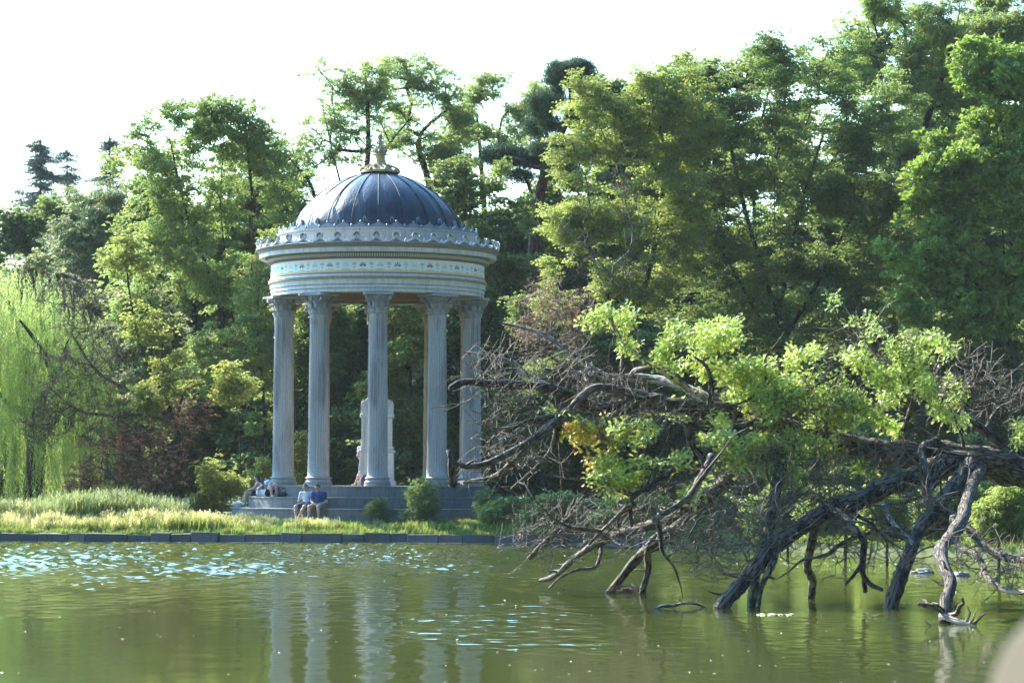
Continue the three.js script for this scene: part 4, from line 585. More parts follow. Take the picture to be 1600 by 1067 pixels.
// --- the wood behind reads as one dark mass: one object, filled with copies of three trees
const MASSES = {};
function mass(name, label, cat, protos, spots) {
  const host = thing(name, label, cat); host.userData.kind = 'stuff'; const wood = [], crowns = {};
  spots.forEach(([x, y, z, turn, sx, sy, i]) => { const m = new THREE.Matrix4().compose(V(x, y, z), new THREE.Quaternion().setFromEuler(new THREE.Euler(0, turn, 0)), V(sx, sy, sx)); protos[i].children.forEach((c) => { if (!c.isInstancedMesh) return wood.push(c.geometry.clone().applyMatrix4(m)); const k = crowns[c.material.uuid] ??= { c, ms: [], cs: [] }; const q = new THREE.Matrix4(), col = new THREE.Color(); for (let j = 0; j < c.count; j++) { c.getMatrixAt(j, q); c.getColorAt(j, col); k.ms.push(new THREE.Matrix4().multiplyMatrices(m, q)); k.cs.push([col.r, col.g, col.b]); } }); });
  protos.forEach((p) => { scene.remove(p); }); mesh('branches', mergeGeometries(wood), BARK.dark, host).userData.kind = 'stuff'; for (const k of Object.values(crowns)) inst('foliage', k.c.geometry, k.c.material, k.ms, k.cs, host); return host;
}
{
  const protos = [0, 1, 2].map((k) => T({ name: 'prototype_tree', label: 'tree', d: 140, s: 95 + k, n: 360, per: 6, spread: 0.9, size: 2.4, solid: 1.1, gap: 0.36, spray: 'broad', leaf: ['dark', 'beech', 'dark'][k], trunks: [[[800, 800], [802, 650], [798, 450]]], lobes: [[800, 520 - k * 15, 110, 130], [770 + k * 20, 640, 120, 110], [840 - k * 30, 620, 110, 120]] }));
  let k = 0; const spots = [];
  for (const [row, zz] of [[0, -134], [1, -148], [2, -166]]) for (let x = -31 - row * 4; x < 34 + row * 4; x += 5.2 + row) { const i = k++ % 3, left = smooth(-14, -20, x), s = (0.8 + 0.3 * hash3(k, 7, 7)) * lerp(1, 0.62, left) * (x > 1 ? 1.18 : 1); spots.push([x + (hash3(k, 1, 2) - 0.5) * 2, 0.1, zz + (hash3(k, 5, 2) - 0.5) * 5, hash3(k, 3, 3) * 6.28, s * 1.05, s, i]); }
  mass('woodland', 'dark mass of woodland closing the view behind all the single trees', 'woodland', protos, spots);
}
deadTree({ name: 'dead_tree', label: 'pale dead stem with bare grey branches before the sunlit linden', d: 103.5, s: 73, n: 120, twigs: 3, tip: 0.007, wood: 'pale', wood2: 'dead', k: 0.45, trunks: [[[1010, 800], [1000, 560], [985, 450], [975, 350], [970, 250]], [[985, 470], [930, 400], [890, 360]]], lobes: [[960, 280, 50, 60], [900, 370, 40, 40], [990, 330, 30, 70], [950, 420, 60, 40]] });
deadTree({ name: 'brown_shrub', label: 'half dry bush with rusty leaves between the temple and the linden', d: 105, s: 74, n: 300, twigs: 4, leaf: 'brown', per: 1, size: 0.34, trunks: [[[880, 800], [870, 650], [860, 520]], [[875, 640], [900, 540], [890, 480]]], lobes: [[850, 470, 40, 50], [880, 530, 50, 40], [830, 520, 30, 50], [900, 480, 40, 40]] });
// ---------- the fallen oak over the water ----------
function oakSpray(s, n = 7) {
  reseed(s); const p = [], c = [];
  for (let i = 0; i < n; i++) {
    const az = i / n * 6.283 + gauss() * 0.5, el = rr(-0.5, 0.9), U = V(Math.cos(az) * Math.cos(el), Math.sin(el), Math.sin(az) * Math.cos(el)), N = V(gauss() * 0.5, 1, gauss() * 0.5), W = V().crossVectors(U, N).normalize(); N.crossVectors(W, U).normalize();
    const L = rr(0.065, 0.115), o = U.clone().multiplyScalar(rr(0.0, 0.05)).add(V(gauss() * 0.05, gauss() * 0.06, gauss() * 0.05)), tint = rr(0.8, 1.2), r = tint * rr(0.92, 1.12), K = [0, 0.08, 0.3, 0.42, 0.55, 0.66, 0.8, 0.9, 1], wd = [0.0, 0.07, 0.19, 0.13, 0.29, 0.2, 0.3, 0.2, 0];
    const at = (t, w) => o.clone().addScaledVector(U, t * L).addScaledVector(W, w * L).addScaledVector(N, Math.abs(w) * L * 0.35 - t * t * L * 0.22);
    for (const sg of [1, -1]) for (let k = 0; k < K.length - 1; k++) { const a = at(K[k], 0), b = at(K[k + 1], 0), d = at(K[k], wd[k] * sg), e = at(K[k + 1], wd[k + 1] * sg); for (const v of [a, d, e, a, e, b]) { p.push(v.x, v.y, v.z); c.push(r, tint, tint); } }
  }
  const g = new THREE.BufferGeometry(); g.setAttribute('position', new THREE.Float32BufferAttribute(p, 3)); g.setAttribute('color', new THREE.Float32BufferAttribute(c, 3)); g.computeVertexNormals(); return g;
}
{
  reseed(501); const root = thing('fallen_oak', 'huge fallen oak with bare grey limbs and green leaf tufts lying over the water', 'fallen tree');
  root.position.copy(P(1640, 745, 53)); root.position.y = 0; const off = root.position.clone().negate();
  // [points as px, py, depth], radius in px at both ends, bark
  const limbs = [
    [[[1760, 790, 55], [1680, 765, 54], [1600, 738, 52.5], [1520, 718, 51.5], [1440, 712, 51], [1380, 704, 51], [1325, 695, 51], [1255, 676, 51], [1170, 650, 51], [1085, 637, 50.5], [1000, 632, 50.5], [925, 639, 50], [882, 614, 49.5], [835, 602, 49], [775, 600, 48.5], [722, 598, 48], [702, 608, 47.8]], 28, 3, 'oak', 3],
    [[[1130, 642, 50.9], [1108, 622, 51], [1060, 602, 51.5], [1010, 593, 52], [955, 590, 52], [917, 570, 52], [885, 548, 52], [850, 523, 52.2], [818, 513, 52.4], [785, 505, 52.5]], 11, 2, 'silver'],
    [[[1085, 612, 51.3], [1050, 592, 51], [1022, 573, 50.8], [985, 545, 50.5], [962, 515, 50.3], [955, 490, 50.2], [956, 474, 50.2]], 6.5, 1.6, 'silver'],
    [[[1030, 628, 50], [1010, 622, 49.6], [965, 610, 49.2], [930, 607, 49], [905, 624, 48.8], [885, 645, 48.6], [856, 650, 48.4], [825, 658, 48.2], [802, 668, 48]], 11, 2, 'dead'],
    [[[886, 646, 48.6], [862, 662, 48.2], [838, 684, 47.8], [810, 701, 47.4], [775, 720, 47], [735, 729, 46.7], [704, 722, 46.5]], 9, 3.5, 'dead'],
    [[[832, 688, 47.7], [805, 722, 47.9], [775, 745, 48.1], [742, 752, 48.3], [702, 758, 48.4]], 7, 3, 'dead'],
    [[[700, 704, 46.6], [704, 722, 46.5], [706, 745, 46.5], [708, 757, 46.6]], 5, 7, 'oak'],
    [[[872, 655, 48.5], [868, 685, 48.8], [858, 708, 49], [828, 738, 49.3], [798, 765, 49.6]], 8, 2, 'oak'],
    [[[868, 608, 49.5], [832, 590, 49.8], [800, 566, 50.1], [762, 556, 50.3], [724, 549, 50.5]], 6, 1.5, 'dead'],
    [[[925, 572, 52], [905, 582, 51.4], [887, 578, 51], [880, 567, 50.8]], 3.5, 1.2, 'silver'],
    // the great lower limb that reaches down into the lake
    [[[1560, 730, 52], [1500, 722, 51], [1450, 732, 50.2], [1400, 755, 49.5], [1340, 780, 48.8], [1270, 812, 48], [1215, 846, 47.2], [1180, 885, 46.6], [1147, 925, 46.2], [1125, 955, 46]], 18, 9.5, 'oak', 3],
    [[[1240, 690, 50.8], [1222, 730, 49.5], [1212, 770, 48.6], [1203, 815, 48], [1190, 860, 47.4], [1178, 905, 47], [1172, 950, 46.8]], 12, 7, 'mossy'],
    [[[1215, 846, 47.2], [1208, 880, 46.6], [1190, 915, 46.3], [1184, 950, 46]], 7, 3, 'mossy'],
    [[[1278, 808, 48], [1266, 850, 48.6], [1261, 888, 49.2], [1270, 912, 49.6], [1267, 945, 49.9]], 8, 6, 'mossy', 1],
    [[[1285, 792, 48.2], [1312, 803, 47.8], [1338, 828, 47.5], [1350, 845, 47.4], [1348, 882, 47.6], [1353, 924, 48]], 8, 4, 'oak'],
    [[[1348, 880, 47.6], [1337, 894, 47.4], [1321, 912, 47.2]], 5, 2, 'oak'],
    [[[1350, 900, 47.8], [1362, 913, 47.6], [1379, 921, 47.4]], 5, 3, 'oak'],
    [[[1525, 722, 51.3], [1500, 748, 50], [1475, 780, 49], [1453, 810, 48.3], [1430, 846, 47.7], [1412, 892, 47.2], [1396, 935, 46.9], [1391, 955, 46.8]], 12.5, 9.5, 'oak', 2],
    [[[1530, 735, 51], [1512, 775, 48], [1502, 815, 46], [1484, 845, 44.5], [1470, 862, 43.6], [1474, 888, 42.8], [1486, 915, 42.3], [1479, 940, 41.9], [1477, 972, 41.6]], 9.5, 8, 'oak'],
    [[[1478, 958, 41.7], [1462, 947, 41.6], [1450, 946, 41.4], [1436, 943, 41.2]], 6, 3, 'dead'],
    [[[1480, 962, 41.6], [1496, 957, 41.4], [1500, 948, 41.3], [1506, 944, 41.3], [1504, 936, 41.2]], 5, 2, 'dead'],
    [[[1472, 962, 41.7], [1484, 965, 41.4], [1500, 970, 41.2], [1515, 973, 41.1], [1526, 976, 41]], 6, 2.5, 'silver'],
    [[[1515, 974, 41.1], [1521, 966, 41], [1525, 956, 41]], 2.5, 1, 'silver'],
    [[[1470, 735, 50.6], [1447, 771, 49.8], [1473, 797, 48.6], [1502, 815, 47.8], [1516, 828, 47.4], [1545, 858, 46.6], [1574, 871, 46], [1612, 874, 45.4]], 9, 5, 'oak'],
    [[[1490, 810, 47.4], [1494, 838, 46.6], [1500, 858, 46], [1525, 867, 45.6], [1546, 904, 44.8], [1574, 922, 44.2], [1612, 925, 43.6]], 7, 4, 'dead'],
    [[[1520, 712, 51], [1508, 745, 50.2], [1503, 797, 49.2], [1500, 830, 48.8]], 11, 6, 'oak'],
    [[[1462, 690, 51], [1440, 700, 50], [1446, 735, 49.4], [1450, 775, 49]], 8, 5, 'oak'],
    [[[1570, 696, 52], [1540, 672, 52], [1514, 650, 52], [1508, 618, 52.2], [1524, 590, 52.3], [1524, 562, 52.4]], 9, 3.5, 'oak'],
    [[[1540, 672, 52], [1560, 640, 52.4], [1585, 625, 52.8], [1600, 600, 53]], 4, 1.2, 'dead'],
    // lower left limbs that touch the water
    [[[1200, 700, 50.6], [1168, 720, 50], [1141, 752, 49.4], [1092, 778, 49.5], [1045, 810, 50], [970, 835, 51], [937, 848, 51.6], [904, 868, 52.4], [864, 902, 53.6], [844, 908, 54]], 13, 3.5, 'oak', 1],
    [[[1150, 742, 49.6], [1110, 770, 49.8], [1087, 792, 50.2], [1048, 832, 51], [1015, 855, 51.5], [988, 882, 51.8], [968, 907, 52], [950, 930, 52.1]], 12, 6.5, 'oak', 1],
    [[[1046, 826, 50.8], [1022, 842, 51], [1013, 862, 51.2], [1012, 888, 51.4], [1004, 935, 51.6]], 6.5, 5.5, 'oak'],
    [[[1168, 664, 50.6], [1140, 690, 49.6], [1088, 716, 48.8], [1050, 737, 48.4], [1015, 760, 48.2], [989, 772, 48.2], [985, 790, 48.4], [989, 822, 48.6]], 9, 2.5, 'oak'],
    [[[989, 785, 48.3], [965, 806, 48.6], [945, 824, 49], [922, 850, 49.4]], 5, 2, 'oak'],
    [[[962, 838, 51.2], [915, 833, 51.4], [876, 828, 51.6], [850, 850, 51.8], [827, 873, 52]], 7, 4, 'dead'],
    [[[942, 850, 51.6], [938, 872, 51.2], [931, 886, 51], [904, 890, 50.6], [876, 903, 50.4], [858, 920, 50.2]], 4, 1.5, 'dead'],
    [[[1112, 712, 47.6], [1094, 748, 47.2], [1076, 778, 47], [1044, 799, 46.8], [1020, 814, 46.7]], 7, 4, 'dead'],
    [[[1044, 740, 48.4], [1026, 732, 48.6], [998, 713, 48.8], [962, 704, 49]], 6, 2, 'oak'],
    [[[988, 772, 48.2], [960, 762, 48.4], [944, 747, 48.5], [930, 730, 48.6]], 5, 1.5, 'oak'],
    [[[1100, 716, 48.8], [1084, 700, 48.6], [1074, 668, 48.4], [1066, 660, 48.4]], 7, 4, 'oak'],
    [[[1185, 652, 50.8], [1160, 668, 50], [1120, 676, 49.6], [1076, 664, 49.2]], 11, 5, 'oak'],
    [[[1110, 645, 50.4], [1112, 600, 50.2], [1104, 572, 50.1], [1085, 558, 50]], 6, 2, 'oak'],
    [[[1380, 790, 48.6], [1396, 815, 48], [1418, 838, 47.5], [1428, 852, 47.2]], 4, 2.5, 'silver'],
    [[[1300, 690, 50.8], [1290, 660, 50.6], [1300, 620, 50.5], [1310, 580, 50.5]], 5, 1.5, 'oak'],
    [[[1400, 700, 51], [1420, 650, 51.2], [1430, 600, 51.3], [1425, 560, 51.4]], 6, 1.5, 'oak'],
    [[[1420, 600, 51.2], [1385, 575, 51.4], [1355, 530, 51.6], [1320, 480, 51.8]], 3.5, 1, 'dead'],
    [[[1180, 640, 50.8], [1200, 600, 50.6], [1210, 580, 50.6]], 5, 1.5, 'oak'],
    [[[980, 625, 50.3], [972, 580, 50.6], [978, 530, 50.8], [972, 500, 50.9]], 5, 1.5, 'oak'],
    [[[1330, 782, 48.8], [1310, 800, 48.2], [1290, 830, 47.8]], 5, 2, 'oak'],
  ];
  const trunkNodes = [];
  for (const [pts, r0, r1, bk, knots = 0] of limbs) {
    const wp = pts.map(([x, y, d]) => P(x, y, d).add(off)), n = Math.max(10, pts.length * 7), c = curve(wp, n), dm = pts[0][2] / FPX;
    const rad = c.map((q, i) => { const t = i / n; let r = lerp(r0, r1, Math.pow(t, 0.75)) * dm; r *= 1 + 0.16 * (noise3(q.x * 3, q.y * 3, q.z * 3 + r0) - 0.5) * 2 + (knots ? 0.25 * smooth(0.72, 0.85, noise3(q.x * 2.1, q.y * 2.1, q.z * 2.1 + 30)) : 0); return r; });
    c.forEach((q, i) => { const a = 0.035 * Math.min(1, rad[i] * 6 + 0.4); q.x += (noise3(q.x * 2.2, q.y * 2.2, 5) - 0.5) * a * 2; q.y += (noise3(q.x * 2.2, q.y * 2.2, 15) - 0.5) * a * 2; q.z += (noise3(q.x * 1.5, q.y * 1.5, 25) - 0.5) * a * 2; });
    const sides = r0 > 20 ? 18 : r0 > 10 ? 12 : 8;
    const mb = new MB().tube(c, rad, sides, true, r0 > 6 ? 0.13 : 0.07, 1.0); mesh(r0 > 17 ? 'trunk' : 'limb', mb.geo(), BARK[bk], root);
    trunkNodes.push(c.filter((_, i) => i % 3 === 0 && (r0 < 23 || i > n * 0.12)));
    // broken snags
    if (r0 > 5) for (let k = 0; k < r0 / 5; k++) { const i = Math.floor(rr(0.15, 0.92) * n), d = V(gauss(), rr(-0.3, 1), gauss()).normalize(), a = c[i], L = rr(0.12, 0.4); mesh('snag', new MB().tube([a, a.clone().addScaledVector(d, L * 0.6), a.clone().addScaledVector(d, L).add(V(gauss() * 0.06, gauss() * 0.06, 0))], [0.03, 0.022, 0.008], 5).geo(), BARK[rnd() < 0.5 ? 'dead' : bk], root); }
  }
  // lesser crooked branches off the limbs
  { const from = trunkNodes.slice(); const toPx = (q) => { const w = q.clone().sub(off), c = w.sub(camera.position).applyQuaternion(camera.quaternion.clone().invert()); return 800 + FPX * c.x / -c.z; };
    for (let made = 0, tries = 0; made < 62 && tries < 900; tries++) { const t = from[Math.floor(rnd() * from.length)]; if (t.length < 3) continue; const a = t[Math.floor(rr(0.1, 0.95) * t.length)]; const x = toPx(a); if (a.y < 0.7 || x < 830 || x > 1590) continue; const L = rr(0.5, 1.9), d = V(rr(-1.1, 0.5), rr(-0.35, 0.8), gauss() * 0.7).normalize(), pts = [a.clone()]; for (let i = 1; i <= 5; i++) { d.add(V(gauss() * 0.4, gauss() * 0.4, gauss() * 0.3)).normalize(); pts.push(pts[i - 1].clone().addScaledVector(d, L / 5)); } if (pts.some((p) => p.y < 0.1)) continue; const r = 0.014 + 0.022 * L * rr(0.6, 1.1), c = curve(pts, 16); mesh('branch', new MB().tube(c, c.map((_, i) => lerp(r, 0.007, i / 16)), 6, true, 0.1).geo(), BARK[rnd() < 0.5 ? 'oak' : 'dead'], root); trunkNodes.push(c.filter((_, i) => i % 3 === 0)); made++; } }
  const flat = trunkNodes.map((t) => t.map((v) => v));
  const ragged = (lobes) => lobes.flatMap((l) => { const o = [l]; for (let i = 0; i < 3; i++) { const a = rr(0, 6.283), k = rr(0.7, 1.15); o.push([l[0] + Math.cos(a) * l[2] * k, l[1] + Math.sin(a) * l[3] * k, l[2] * rr(0.25, 0.5), l[3] * rr(0.3, 0.55), l[4] + gauss() * 0.5]); } return o; });
  const sample = (lobes, k, lim = 1, holes = 0) => { const out = []; for (const [x, y, rx, ry, d, dz = 0.6] of lobes) { const n = Math.max(2, Math.round(rx * ry * k)); for (let i = 0; i < n; i++) { const u = V(gauss(), gauss(), gauss()).normalize().multiplyScalar(Math.pow(rnd(), 0.4)), p = P(x + u.x * rx * lim, y + u.y * ry * lim, d + u.z * dz).add(off); if (p.y > 0.03 && (!holes || noise3(p.x * 3 + 40, p.y * 3, p.z * 2) > holes)) out.push(p); } } return out; };
  // skeleton() draws a smooth curve through each of these limbs, so hand over the limb itself
  const skel = (pts, tip, k, wob) => { const trunks = flat.filter((t) => t.length > 1).map((t) => t.slice()); const r = skeleton(trunks, pts, tip, k, wob, 0); return r; };
  // --- dead twigs
  const brush = [[985, 640, 60, 32, 49.3], [1030, 655, 45, 22, 49], [775, 580, 50, 25, 48.6], [770, 625, 40, 25, 48.2], [760, 560, 35, 15, 50], [790, 690, 45, 30, 47.6], [830, 640, 40, 22, 48.4], [815, 725, 50, 22, 48.5], [760, 735, 35, 18, 48], [880, 590, 40, 25, 50], [930, 600, 40, 30, 50.5], [1130, 850, 70, 45, 47], [1190, 800, 55, 45, 47.4], [1150, 790, 50, 30, 48], [1230, 790, 45, 30, 48], [1100, 830, 60, 30, 48.5], [870, 830, 60, 32, 51.5], [820, 845, 40, 20, 52], [930, 810, 50, 30, 50], [1000, 800, 50, 30, 49.5], [960, 850, 40, 20, 51.2], [1330, 850, 40, 40, 47.5], [1305, 835, 25, 25, 48], [1280, 640, 50, 40, 50], [1540, 610, 55, 38, 52.3], [1500, 600, 40, 35, 52], [1570, 640, 35, 30, 52.5], [1420, 800, 35, 40, 48.2], [1465, 800, 35, 35, 48.4], [1550, 880, 45, 30, 45.4], [1580, 900, 30, 25, 44.6], [1250, 720, 50, 30, 49.6], [1360, 540, 45, 35, 51.5], [1470, 770, 40, 30, 49], [1110, 650, 50, 20, 50], [1180, 700, 60, 25, 49.5], [1060, 760, 45, 30, 48.5], [1460, 620, 40, 30, 51.6], [1300, 760, 50, 25, 48.8], [1220, 650, 60, 30, 50], [1330, 720, 60, 25, 49.8], [1400, 740, 50, 25, 49.6], [1260, 760, 50, 30, 48.6], [1150, 730, 50, 30, 49], [1480, 870, 20, 25, 44], [1400, 880, 20, 30, 47.2]];
  const ds = skel(sample(brush, 0.022, 1.4), 0.0078, 0.1, 0.07); const mb = woodOf(ds.nodes, 0, 5, 0, (nd) => !nd.trunk);
  for (const e of ds.ends) { const a = ds.nodes[e].p; for (let k = 0; k < 2; k++) { const L = rr(0.2, 0.75), d = V(gauss(), rr(-0.6, 0.9), gauss()).normalize(), pts = [a]; for (let i = 1; i <= 4; i++) { d.add(V(gauss() * 0.35, gauss() * 0.35, gauss() * 0.35)).normalize(); pts.push(pts[i - 1].clone().addScaledVector(d, L / 4)); } mb.tube(pts, [0.0085, 0.008, 0.007, 0.006, 0.003], 3, false);
      const b = pts[2], d2 = d.clone().add(V(gauss(), gauss(), gauss())).normalize(); mb.tube([b, b.clone().addScaledVector(d2, L * 0.2), b.clone().addScaledVector(d2, L * 0.4).add(V(gauss() * 0.03, gauss() * 0.03, 0))], [0.007, 0.006, 0.003], 3, false); } }
  tag(mesh('dead_twigs', mb.geo(), bark(0.40, 0.35, 0.29, 0.004), root), 'grey brown tangle of dead leafless twigs', null, null, 'stuff');
  // --- long hanging water-stained twigs at the middle
  const moss = skel(sample([[1110, 870, 60, 40, 46.6], [1070, 850, 40, 30, 47], [1160, 880, 45, 40, 46.4], [1220, 850, 40, 45, 46.8], [1140, 830, 60, 40, 46.8]], 0.045), 0.0078, 0.05, 0.1), mm = woodOf(moss.nodes, 0, 4, 0, (nd) => !nd.trunk);
  tag(mesh('mossy_twigs', mm.geo(), bark(0.42, 0.4, 0.27, 0.003), root), 'pale greenish long twigs hanging towards the water', null, null, 'stuff');
  // --- living leaves
  const green = [[940, 495, 22, 16, 50.4], [975, 500, 16, 20, 50.6], [945, 560, 20, 16, 50.8], [990, 540, 20, 14, 50.6], [1085, 528, 60, 20, 50], [1055, 555, 32, 28, 50], [1115, 545, 30, 24, 50.2], [1140, 520, 16, 16, 50.3], [1120, 590, 40, 20, 50.4], [1165, 580, 25, 16, 50.5], [1200, 605, 50, 34, 50.4], [1185, 635, 35, 18, 50], [1260, 600, 30, 30, 50.5], [1245, 560, 10, 14, 50.6], [1268, 555, 7, 10, 50.6], [1230, 625, 40, 25, 50.2], [1350, 605, 50, 40, 50.6], [1405, 615, 45, 38, 51], [1430, 570, 32, 28, 51.2], [1445, 535, 18, 16, 51.3], [1415, 545, 16, 18, 51.3], [1330, 555, 22, 13, 51], [1485, 560, 14, 12, 51.5], [1450, 650, 45, 20, 51], [1495, 662, 25, 10, 51.2], [1290, 640, 40, 26, 50.4], [1345, 650, 50, 20, 50.5], [1400, 655, 40, 18, 50.8], [1195, 675, 34, 24, 49.8], [1150, 705, 34, 26, 49], [1180, 735, 24, 18, 49.2], [1125, 690, 22, 18, 49], [1340, 500, 12, 12, 51.7], [1360, 518, 12, 13, 51.6], [1310, 466, 10, 7, 51.8], [1355, 490, 8, 8, 51.7], [1390, 545, 10, 10, 51.4], [1497, 612, 11, 18, 52], [1598, 680, 16, 22, 51], [980, 690, 28, 18, 49], [960, 760, 38, 24, 48.5], [990, 735, 26, 16, 48.6], [940, 740, 22, 18, 48.6], [1060, 722, 28, 13, 48.4], [1010, 672, 26, 12, 49], [862, 641, 14, 8, 48.5], [1350, 737, 26, 9, 50], [1300, 735, 18, 9, 50], [1085, 775, 14, 14, 48], [1070, 640, 30, 10, 51], [1240, 690, 40, 20, 49.8], [1280, 700, 30, 12, 50], [1230, 740, 26, 14, 49.4], [1130, 660, 24, 14, 49.6], [1390, 580, 26, 16, 51.2]];
  const yel = [[905, 670, 28, 22, 48.8], [935, 697, 34, 20, 48.8], [890, 660, 14, 12, 48.8], [930, 668, 22, 12, 49]];
  const leaves = (lobes, k, leaf, name, f, spread) => {
    const { nodes, ends } = skel(sample(ragged(lobes), k, 1, 0.42), 0.004, 0.15, 0.04), tw = woodOf(nodes, 0, 4, 0, (nd) => !nd.trunk); tag(mesh('leafy_twigs', tw.geo(), BARK.dead, root), null, null, null, 'stuff');
    const mats = [], cols = []; for (const e of ends) for (let i = 0; i < 2; i++) { const p = nodes[e].p.clone().add(V(gauss() * spread, gauss() * spread, gauss() * spread)); if (p.y < 0.1) continue; mats.push(place(p, rr(0.85, 1.25), 0.6)); cols.push(f(p)); }
    return tag(inst(name, OAK, LEAF[leaf], mats, cols, root), null);
  };
  const OAK = oakSpray(77, 7);
  leaves(green, 0.039, 'oak', 'leaves', () => { const b = rr(0.72, 1.25), h = gauss() * 0.09; return [b * (1 + h), b, b * (1 - h)]; }, 0.1);
  leaves(yel, 0.032, 'oakyellow', 'yellow_leaves', () => { const u = rnd(), b = rr(0.75, 1.1); return u < 0.5 ? [b * 0.6, b * 0.92, b * 0.8] : u < 0.85 ? [b, b, b] : [b * 0.85, b * 0.5, b * 0.8]; }, 0.1);
  // --- loose wood in the water near it
  const drift = thing('drift_branch', 'grey forked branch floating flat on the water left of the sunken limb', 'branch', P(1062, 948, 46.2).setY(0));
  const dl = (a) => a.map(([x, y, d]) => P(x, y, d).sub(drift.position)); const lm = (a, r0, r1, n) => { const c = curve(dl(a), 14); mesh(n, new MB().tube(c, c.map((_, i) => lerp(r0, r1, i / 14)), 7, true, 0.1).geo(), BARK.silver, drift); };
  lm([[1022, 952, 45.6], [1036, 947, 45.8], [1052, 947, 46], [1066, 943, 46.2], [1086, 943, 46.4], [1104, 951, 46.4]], 0.03, 0.02, 'branch'); lm([[1065, 944, 46.2], [1064, 938, 46.2], [1061, 937, 46.2]], 0.02, 0.012, 'stub'); lm([[1084, 943, 46.4], [1090, 939, 46.4], [1092, 935, 46.4]], 0.015, 0.006, 'stub');
  reseed(88); const nest = thing('twig_raft', 'raft of broken twigs caught between two sunken oak limbs', 'debris', P(980, 926, 52).setY(0)); const nb = new MB();
  for (let i = 0; i < 170; i++) { const a = V(gauss() * 0.28, rr(0, 0.1) + 0.06 * rnd(), gauss() * 0.25), d = V(gauss(), gauss() * 0.25, gauss()).normalize(), L = rr(0.08, 0.28); nb.tube([a, a.clone().addScaledVector(d, L)], [0.007, 0.004], 3, false); }
  tag(mesh('twigs', nb.geo(), BARK.dead, nest), null, null, null, 'stuff');
  const loose = (x, y, pts, label, mat = 'dead') => { const d = EYE * FPX / (y - 748), o = thing('drift_twig', label, 'twig', P(x, y, d).setY(0)); pts.forEach((a) => { const c = curve(a.map(([u, v]) => V(u, v, rr(-0.05, 0.05))), 6); mesh('stem', new MB().tube(c, c.map((_, i) => lerp(0.012, 0.005, i / 6)), 5).geo(), BARK[mat], o); }); };
  loose(1367, 961, [[[-0.13, 0.06], [-0.05, 0.02], [0, 0], [0.02, -0.02]], [[-0.01, 0.01], [0.06, 0.035], [0.14, 0.03]]], 'small forked twig in the water left of the thick sunken limb', 'silver');
  loose(1452, 975, [[[-0.06, 0.1], [-0.02, 0.04], [0.04, 0.0], [0.05, -0.03]]], 'short bent twig beside the curved limb that ends in driftwood');
  loose(1285, 958, [[[0, -0.02], [0.0, 0.05], [0.01, 0.11]], [[0.0, 0.03], [-0.03, 0.07]]], 'thin upright twig sticking out of the water below the straight hanging limb');
}
// ---------- bank edging, grass, herbs and shrubs ----------
{
  const wall = thing('bank_wall', 'low wall of grey stone blocks along the far waterline below the meadow', 'retaining wall', V(-6, 0, bankZ(-6))); reseed(601);
  const mats = [stone(0.2, 0.2, 0.2, 0.9), stone(0.26, 0.255, 0.24, 0.8), stone(0.15, 0.16, 0.155, 1.0)];
  for (let x = -24.5; x < 4.6;) { const w = rr(0.5, 1.4), cx = x + w / 2, z = bankZ(cx), a = Math.atan2(bankZ(x) - bankZ(x + w), w), h = 0.2 + rr(-0.05, 0.03);
    const g = new RoundedBoxGeometry(w - 0.02, h + 0.12, 0.42 + rr(-0.04, 0.06), 4, 0.03); const u = g.attributes.uv, p = g.attributes.position; for (let i = 0; i < u.count; i++) u.setXY(i, p.getX(i) + x, p.getY(i) + p.getZ(i) + x * 0.3);
    for (let i = 0; i < p.count; i++) { const q = [p.getX(i) + x, p.getY(i), p.getZ(i)]; p.setXYZ(i, p.getX(i) + (noise3(q[0] * 5, q[1] * 7, q[2] * 7) - 0.5) * 0.05, q[1] + (noise3(q[0] * 4, q[1] * 9, 7) - 0.5) * 0.07, q[2] + (noise3(q[0] * 6, q[1] * 9, 3) - 0.5) * 0.08); } g.computeVertexNormals(); const b = mesh('stone', g, mats[Math.floor(rnd() * 3)], wall); b.position.set(cx + 6, 0.065 + h / 2, z - 0.02 + rr(-0.02, 0.02) - bankZ(-6)); b.rotation.set(rr(-0.05, 0.05), a, rr(-0.022, 0.022));
    const l = mesh('ledge_stone', new RoundedBoxGeometry(w - 0.01, 0.14, 0.3, 1, 0.015), mats[1], wall); l.position.set(cx + 6, -0.03 + rr(-0.008, 0.008), z + 0.3 - bankZ(-6)); l.rotation.y = a; x += w; }
}
